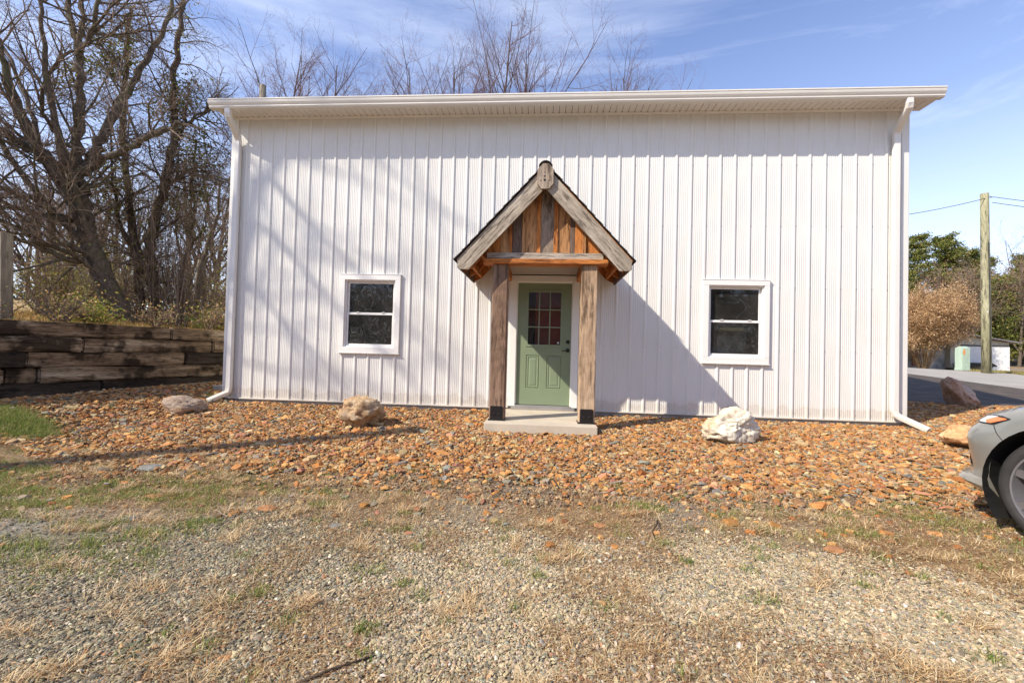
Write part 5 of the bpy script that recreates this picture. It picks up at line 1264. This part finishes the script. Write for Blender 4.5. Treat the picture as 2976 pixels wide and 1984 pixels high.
amb, nt, b = mat('amber_lens'); b.inputs['Base Color'].default_value = (.85, .16, .02, 1); b.inputs['Roughness'].default_value = .15; b.inputs['Coat Weight'].default_value = 1
cgl, nt, b = mat('car_glass'); b.inputs['Base Color'].default_value = (.02, .022, .022, 1); b.inputs['Roughness'].default_value = .04; b.inputs['Coat Weight'].default_value = 1
HW = .925
# plan outline (t forward of front axle, d inboard of the side plane), rear centre -> side -> nose centre
PL = [(-3.80, .925), (-3.79, .6), (-3.74, .35), (-3.62, .17), (-3.40, .07), (-3.0, .02), (-2.3, .0), (-1.4, .0), (-.9, .0), (-.45, .005), (-.1, .01), (.2, .015), (.36, .025), (.46, .045), (.54, .075), (.60, .125), (.655, .20), (.71, .30), (.765, .42), (.81, .56), (.84, .74), (.85, .925)]
def chaik(p, it=2):
    for _ in range(it):
        o_ = [p[0]]
        for a_, b2 in zip(p, p[1:]):
            o_ += [(a_[0]*.75+b2[0]*.25, a_[1]*.75+b2[1]*.25), (a_[0]*.25+b2[0]*.75, a_[1]*.25+b2[1]*.75)]
        o_.append(p[-1]); p = o_
    return p
PLs = np.array(chaik(PL, 3)); AR = .432; AZ = .375
sl_ = np.concatenate([[0], np.cumsum(np.linalg.norm(np.diff(PLs, axis=0), axis=1))])
need = [s_ for s_ in np.arange(0, sl_[-1], .03)]+[sl_[-1]]
mono = (PLs[:, 1] < .3)
for ax in (0., -2.82):
    for dd in list(np.linspace(-.4318, .4318, 46))+[-.4326, .4326]:
        k_ = np.where(mono[:-1] & (PLs[:-1, 0] <= ax+dd) & (PLs[1:, 0] > ax+dd))[0]
        if len(k_): k_ = k_[0]; need.append(sl_[k_]+(ax+dd-PLs[k_, 0])/(PLs[k_+1, 0]-PLs[k_, 0])*(sl_[k_+1]-sl_[k_]))
need = np.unique(np.round(need, 5)); PLs = np.stack([np.interp(need, sl_, PLs[:, 0]), np.interp(need, sl_, PLs[:, 1])], 1); n_o = len(PLs)
def arch(t_):
    z_ = np.full(len(t_), -1.)
    for ax in (0., -2.82):
        d_ = np.abs(t_-ax); z_ = np.where(d_ < .4322, AZ+np.sqrt(np.maximum(AR**2-d_**2, 0)), z_)
    return z_
tg = np.gradient(PLs, axis=0); tg /= np.linalg.norm(tg, axis=1, keepdims=True); nrm_ = np.stack([-tg[:, 1], tg[:, 0]], 1)  # inward normal
nrm_[0] = (1, 0); nrm_[-1] = (-1, 0)
if nrm_[n_o//2][1] < 0: nrm_ = -nrm_; nrm_[0] = (1, 0); nrm_[-1] = (-1, 0)
fr_w = sm((PLs[:, 0]-.15)/.45); rr_w = sm((-3.2-PLs[:, 0])/.4)
def ring_at(z, ins, insF=0., insR=0., dzF=0., dzR=0.):
    """outline at height z: inset on the flanks, extra inset at the nose and tail"""
    i_ = ins+insF*fr_w+insR*rr_w
    q = PLs+nrm_*i_[:, None]; q[:, 1] = np.minimum(q[:, 1], HW)
    z_ = z+dzF*fr_w+dzR*rr_w
    half = [(q[k, 0], HW-q[k, 1], z_[k]) for k in range(n_o)]            # y measured from the centre line
    return half
def full(half):
    L_ = [(a_, b2-HW+0, c_) for a_, b2, c_ in half]                       # left side: y from -HW..0  (outer at y=0)
    Lh = [(a_, b2, c_) for a_, b2, c_ in half]
    left = [(a_, b2-HW, c_) for a_, b2, c_ in Lh]; right = [(a_, -b2-HW, c_) for a_, b2, c_ in Lh[::-1]]
    return left+right[1:-1]
# profile levels: (z, flank inset, nose inset, tail inset, nose dz)
LV = [(.17, .07, .03, .02, .10), (.19, .035, -.015, .0, .10), (.24, .028, -.055, -.01, .075), (.285, .022, -.068, -.01, .05), (.315, .018, -.045, -.01, .04), (.34, .016, -.004, -.005, .03),
      (.40, .012, .012, .0, .015), (.47, .008, .012, .0, .0), (.55, .0, .008, .0, .0), (.62, -.004, .0, .0, .0), (.665, -.002, .004, .0, .0), (.70, .0, .018, .0, .0),
      (.735, .004, .045, .0, .0), (.775, .012, .068, .01, .0), (.82, .022, .10, .02, -.005), (.855, .035, .15, .03, -.012), (.885, .062, .21, .05, -.02), (.905, .11, .27, .09, -.03), (.925, .20, .31, .12, -.03), (.945, .36, .30, .15, -.03), (.96, .58, .22, .15, -.03)]
LV2 = []
for a_, b2 in zip(LV, LV[1:]):
    LV2 += [a_]
LV2.append(LV[-1])
LVa = np.array(LV); az_ = arch(PLs[:, 0])
def ring_lv(z):
    zz = np.maximum(z, az_); zc = np.clip(zz, LVa[0, 0], LVa[-1, 0])
    ins, inF, inR, dz = (np.interp(zc, LVa[:, 0], LVa[:, j]) for j in (1, 2, 3, 4))
    q = PLs+nrm_*(ins+inF*fr_w+inR*rr_w)[:, None]; q[:, 1] = np.minimum(q[:, 1], HW)
    z3 = zz+dz*fr_w*(az_ < 0)
    return [(q[k, 0], HW-q[k, 1], z3[k]) for k in range(n_o)]
zl = []
for a_, b2 in zip(LVa[:-1, 0], LVa[1:, 0]): zl += list(np.linspace(a_, b2, 3)[:-1])
zl.append(LVa[-1, 0])
rings = [full(ring_lv(z)) for z in zl]
bodyb = MB(); bodyb.loft(rings, True, 0, False)
nr_ = len(rings[-1]); top_ = rings[-1]
bodyb.add(top_, [[k, (k+1) % nr_, (nr_-k-2) % nr_, (nr_-k-1) % nr_] for k in range(nr_//2)] if 0 else [list(range(nr_))])
nm = bodyb.mesh('body', True)
body = link('body', nm, mp_, car, True)
bmn = bmesh.new(); bmn.from_mesh(nm)
bmesh.ops.remove_doubles(bmn, verts=bmn.verts, dist=.0004); bmesh.ops.dissolve_degenerate(bmn, edges=bmn.edges, dist=.0003)
bmesh.ops.recalc_face_normals(bmn, faces=bmn.faces)
for e_ in bmn.edges:
    if len(e_.link_faces) == 2 and e_.calc_face_angle(0) > R_(38): e_.smooth = False
bmn.to_mesh(nm); bmn.free()
# surface lookup on the flank/nose: point on the outline by parameter s (index) at height z
def skin(si, z, out=.004):
    zs = [l_[0] for l_ in LV]; k = min(max(np.searchsorted(zs, z)-1, 0), len(zs)-2); f_ = (z-zs[k])/(zs[k+1]-zs[k])
    def at_(lv): 
        hh = ring_at(lv[0], lv[1], lv[2], lv[3], lv[4]); i = int(si); q = si-i; a_ = Vector(hh[i]); b2 = Vector(hh[min(i+1, n_o-1)]); return a_.lerp(b2, q)
    p = at_(LV[k]).lerp(at_(LV[k+1]), f_); i = int(si)
    nn = Vector((-nrm_[i][0], nrm_[i][1], .15)).normalized()
    p = p+nn*out; return Vector((p.x, p.y-HW, p.z))
tt_ = PLs[:, 0]
def s_of_t(t_): # index on the front half where t crosses
    ks = np.where((tt_[:-1] <= t_) & (tt_[1:] > t_))[0]; k = ks[0]; return k+(t_-tt_[k])/(tt_[k+1]-tt_[k])
def patch(name, ts_, zlo, zhi, mt, out, nz=6, parent=car):
    q = MB(); g_ = []
    for t_, a_, b2 in zip(ts_, zlo, zhi):
        s_ = s_of_t(t_); g_.append([skin(s_, a_+(b2-a_)*j/(nz-1), out) for j in range(nz)])
    n1_ = len(g_)
    vs = [p for r_ in g_ for p in r_]; fs = [[i*nz+j, (i+1)*nz+j, (i+1)*nz+j+1, i*nz+j+1] for i in range(n1_-1) for j in range(nz-1)]
    q.add(vs, fs); return link(name, q.mesh(name, True), mt, parent, True)
ta = np.linspace(.325, .80, 26)
lo = np.interp(ta, [.325, .37, .43, .50, .60, .80], [.806, .785, .752, .752, .748, .742]); hi = np.interp(ta, [.325, .40, .52, .65, .80], [.812, .823, .822, .806, .79])
lamp = patch('headlight', ta, lo, hi, plast, .004)
tb = np.linspace(.44, .79, 20)
patch('lens', tb, np.interp(tb, [.44, .50, .79], [.775, .760, .750]), np.interp(tb, [.44, .52, .79], [.816, .815, .785]), lens, .0075, parent=lamp)
tc_ = np.linspace(.345, .525, 16)
patch('turn_signal', tc_, np.interp(tc_, [.345, .45, .49, .525], [.802, .762, .760, .775]), np.interp(tc_, [.345, .45, .525], [.808, .811, .779]), amb, .0095, parent=lamp)
# shut line bumper / wing
sp_ = [skin(s_of_t(t_), z_, .0008) for t_, z_ in zip(np.linspace(.425, .325, 8), np.linspace(.752, .655, 8))]
q = MB(); q.tube(sp_, .0028, 5); link('shut_line', q.mesh('shut_line'), plast, car, True)
tg_ = np.linspace(.60, .845, 16)
patch('grille', tg_, [.40]*16, np.interp(tg_, [.60, .7, .845], [.44, .52, .56]), plast, .006)
# bonnet gap
q = MB(); hh = ring_at(.885, .062, .21, .05, -.02); pts_ = [Vector((p[0], p[1]-HW, p[2]+.0015)) for p in hh if -.9 < p[0] < .52 and p[1] > .25]; q.tube(pts_[:-3], .0025, 5); link('bonnet_gap', q.mesh('bonnet_gap'), plast, car, True)
# arch liners and wheels
for t_ in (0, -2.82):
    for sgn in (0, 1):
        yo = 0 if sgn == 0 else -2*HW; s_ = -1 if sgn == 0 else 1
        q = MB(); ang = np.linspace(-.62, math.pi+.62, 28)
        q.loft([[(t_+.431*math.cos(a_), yo+s_*y_, .375+.431*math.sin(a_)) for a_ in ang] for y_ in (.002, .30)], False, 0, False)
        q.add([(t_+.431*math.cos(a_), yo+s_*.30, .375+.431*math.sin(a_)) for a_ in ang], [list(range(28))])
        link('arch_liner', q.mesh('arch_liner'), plast, car, True)
        # tyre as a lathe about the axle
        Rr, rr_ = .372, .290; prof_ = [(rr_, .205), (rr_+.012, .215), (rr_+.05, .222), (Rr-.03, .216), (Rr-.010, .196), (Rr, .170), (Rr, .05), (Rr-.010, .022), (Rr-.03, .004), (rr_+.05, -.004), (rr_+.014, .002), (rr_+.004, .012)]
        q = MB(); q.loft([[(t_+R0*math.cos(a_), yo+s_*(w0+.015), Rr+R0*math.sin(a_)) for a_ in np.linspace(0, 2*math.pi, 64, endpoint=False)] for R0, w0 in prof_], True, 0, False)
        ty = link('wheel', q.mesh('wheel', True), rub, car, True)
        q = MB(); ring_ = [(rr_+.006, .012), (rr_+.002, .006), (rr_-.008, .008), (rr_-.014, .03), (rr_-.03, .09), (rr_-.05, .16)]
        q.loft([[(t_+R0*math.cos(a_), yo+s_*(w0+.015), Rr+R0*math.sin(a_)) for a_ in np.linspace(0, 2*math.pi, 64, endpoint=False)] for R0, w0 in ring_], True, 0, False)
        q.tube([(t_, yo+s_*.028, Rr), (t_, yo+s_*.05, Rr)], [.055, .065], 24)
        for k in range(5):
            for o2 in (-.17, .17):
                a_ = k*2*math.pi/5+math.pi/2+.25
                a1 = a_+o2*1.35; a0 = a_+o2*.75
                def pt(R0, an, dy): return (t_+R0*math.cos(an), yo+s_*dy, Rr+R0*math.sin(an))
                ww0, ww1 = .17, .075
                q.loft([[pt(.05, a0-.28, .04), pt(.05, a0+.28, .04), pt(.05, a0+.28, .075), pt(.05, a0-.28, .075)],
                        [pt(.15, a1-.10, .042), pt(.15, a1+.10, .034), pt(.15, a1+.10, .07), pt(.15, a1-.10, .07)],
                        [pt(rr_-.006, a1-.085, .034), pt(rr_-.006, a1+.085, .026), pt(rr_-.006, a1+.085, .06), pt(rr_-.006, a1-.085, .06)]])
        link('rim', q.mesh('rim'), rimm, ty, True)
        q = MB(); q.tube([(t_, yo+s_*.10, Rr), (t_, yo+s_*.13, Rr)], .15, 32); link('brake_disc', q.mesh('brake_disc', True), M['alu'], ty, True)
# cabin
def cab_ring(z, tF, tR, ins, crn=.25):
    p = [(tR, HW), (tR+.02, HW*.5), (tR+.12, ins+.12), (tR+.35, ins), (-1.6, ins-.02), (tF-.45, ins), (tF-.14, ins+.13), (tF-.02, HW*.55), (tF, HW)]
    p = chaik(p, 2); left = [(a_, -b2, z) for a_, b2 in p]; return left+[(a_, -2*HW+b2, z) for a_, b2 in p[::-1][1:-1]]
q = MB(); q.loft([cab_ring(.90, -.30, -3.42, .06), cab_ring(1.0, -.48, -3.25, .10), cab_ring(1.25, -1.02, -2.85, .21), cab_ring(1.38, -1.38, -2.60, .27)], True, 0, False)
link('windows', q.mesh('windows', True), cgl, car, True)
q = MB(); q.loft([cab_ring(1.378, -1.36, -2.62, .265), cab_ring(1.41, -1.5, -2.5, .31), cab_ring(1.435, -1.75, -2.3, .45), cab_ring(1.44, -1.9, -2.1, .7)], True, 0, True)
for a_, b2 in (((-.33, -.085, .90), (-1.36, -.275, 1.385)), ((-1.62, -.05, .92), (-1.75, -.27, 1.385)), ((-3.28, -.09, .93), (-2.62, -.27, 1.385))):
    q.tube([a_, b2], .028, 8); q.tube([(a_[0], -2*HW-a_[1], a_[2]), (b2[0], -2*HW-b2[1], b2[2])], .028, 8)
link('roof', q.mesh('roof', True), mp_, car, True)
for s_ in (0, 1):
    y_ = .02 if s_ == 0 else -2*HW-.02; sg = 1 if s_ == 0 else -1
    q = MB(); rr0 = [[(-.74+a_*.09*f_, y_+sg*(.03+b2*.05*f_), 1.0+.075*math.sin(c_)*f_) for a_, b2, c_ in [(math.cos(x_)*.7, 0, x_) for x_ in np.linspace(0, 6.283, 14, endpoint=False)]] for f_ in (.8, 1)]
    q.loft([[(x_+.03*i, yy+sg*.0, z_) for x_, yy, z_ in rr0[min(i, 1)]] if 0 else [(p_[0], p_[1]+sg*.05*i, p_[2]) for p_ in rr0[1 if i == 1 else 0]] for i in range(3)])
    q.tube([(-.70, y_-sg*.06, .93), (-.72, y_+sg*.04, .97)], .02, 6); link('door_mirror', q.mesh('door_mirror', True), mp_, car, True)
    q = MB()
    for t_ in (-.62, -1.63, -2.40): q.tube([(t_, (.003 if s_ == 0 else -2*HW-.003), .30), (t_, (.003 if s_ == 0 else -2*HW-.003), .86)], .003, 4)
    link('door_gap', q.mesh('door_gap'), plast, car, True)

# ------------------------------------------------------------------ loose sticks and stones in the foreground
def stick(pts, r_, lab):
    q = MB(); P = [Vector(p) for p in pts]; q.tube([Vector((p.x, p.y, float(gz2(p.x, p.y))+p.z)) for p in P], [r_*(1-.5*i/len(P)) for i in range(len(P))], 6)
    return tag(q.build('twig', M['bark_d'], None, True), lab, 'twig')
stick([(6.02, -4.02, .02), (5.99, -4.12, .035), (5.94, -4.2, .02), (5.93, -4.3, .015)], .006, 'thin curved dark twig lying right of centre near the grass tuft')
stick([(4.35, -5.62, .012), (4.47, -5.53, .02), (4.60, -5.44, .012)], .0055, 'dark straight twig at the bottom edge left of centre')
stick([(5.34, -3.28, .03), (5.32, -3.36, .06), (5.36, -3.44, .03), (5.35, -3.5, .02)], .006, 'small brown twig at the edge of the slate bed below the porch')
def slab_stone(x_, y_, s_, col, lab, ry=0.):
    bm = bmesh.new(); bmesh.ops.create_icosphere(bm, subdivisions=3, radius=1.)
    for v_ in bm.verts:
        p = v_.co.copy(); d = 1+.25*mn.fractal(p*1.6+Vector((x_, y_, 0))*3, 1., 2., 4)
        v_.co = Vector((p.x*s_*.5*d, p.y*s_*.34*d, p.z*s_*.11*d))
    me_ = bpy.data.meshes.new('flat_stone'); bm.to_mesh(me_); bm.free(); o_ = bpy.data.objects.new('flat_stone', me_); COL.objects.link(o_); me_.materials.append(col)
    o_.location = (x_, y_, float(gz2(x_, y_))+s_*.07); o_.rotation_euler = (.1, .05, ry); return tag(o_, lab, 'stone')
so1 = simple('orange_slate', (.46, .21, .08), .8, var=.2, s=12, bmp=.5); so2 = simple('grey_slate', (.24, .23, .20), .8, var=.2, s=12, bmp=.5); so3 = simple('white_pebble', (.66, .62, .54), .8, var=.1, s=12, bmp=.3)
for a_ in [(7.0, -4.30, .13, so1, 'long orange slate in the gravel right of centre', .3), (7.25, -4.52, .07, so1, 'small orange slate right of the long one', 1.), (3.30, -4.16, .13, so1, 'orange slate at the left edge of the grey gravel', .1),
           (2.55, -4.42, .11, so2, 'brownish stone standing in the left gravel', .9), (1.75, -3.45, .22, so2, 'flat grey slate in the left part of the bed', .2), (5.62, -4.12, .10, so1, 'orange slate near the centre of the foreground', .5),
           (3.9, -4.35, .09, so2, 'dark stone left of centre in the gravel', .4), (2.75, -5.2, .045, so3, 'white pebble far left in the gravel', 0), (4.5, -4.65, .04, so3, 'pale pebble left of centre', 0), (6.35, -4.55, .045, so3, 'white pebble right of centre', 0), (4.05, -5.5, .07, so1, 'orange slate at the bottom edge left of centre', .5), (2.35, -4.05, .12, so1, 'pinkish flat stone among the left grass', .2)]:
    slab_stone(*a_[:5], a_[5])
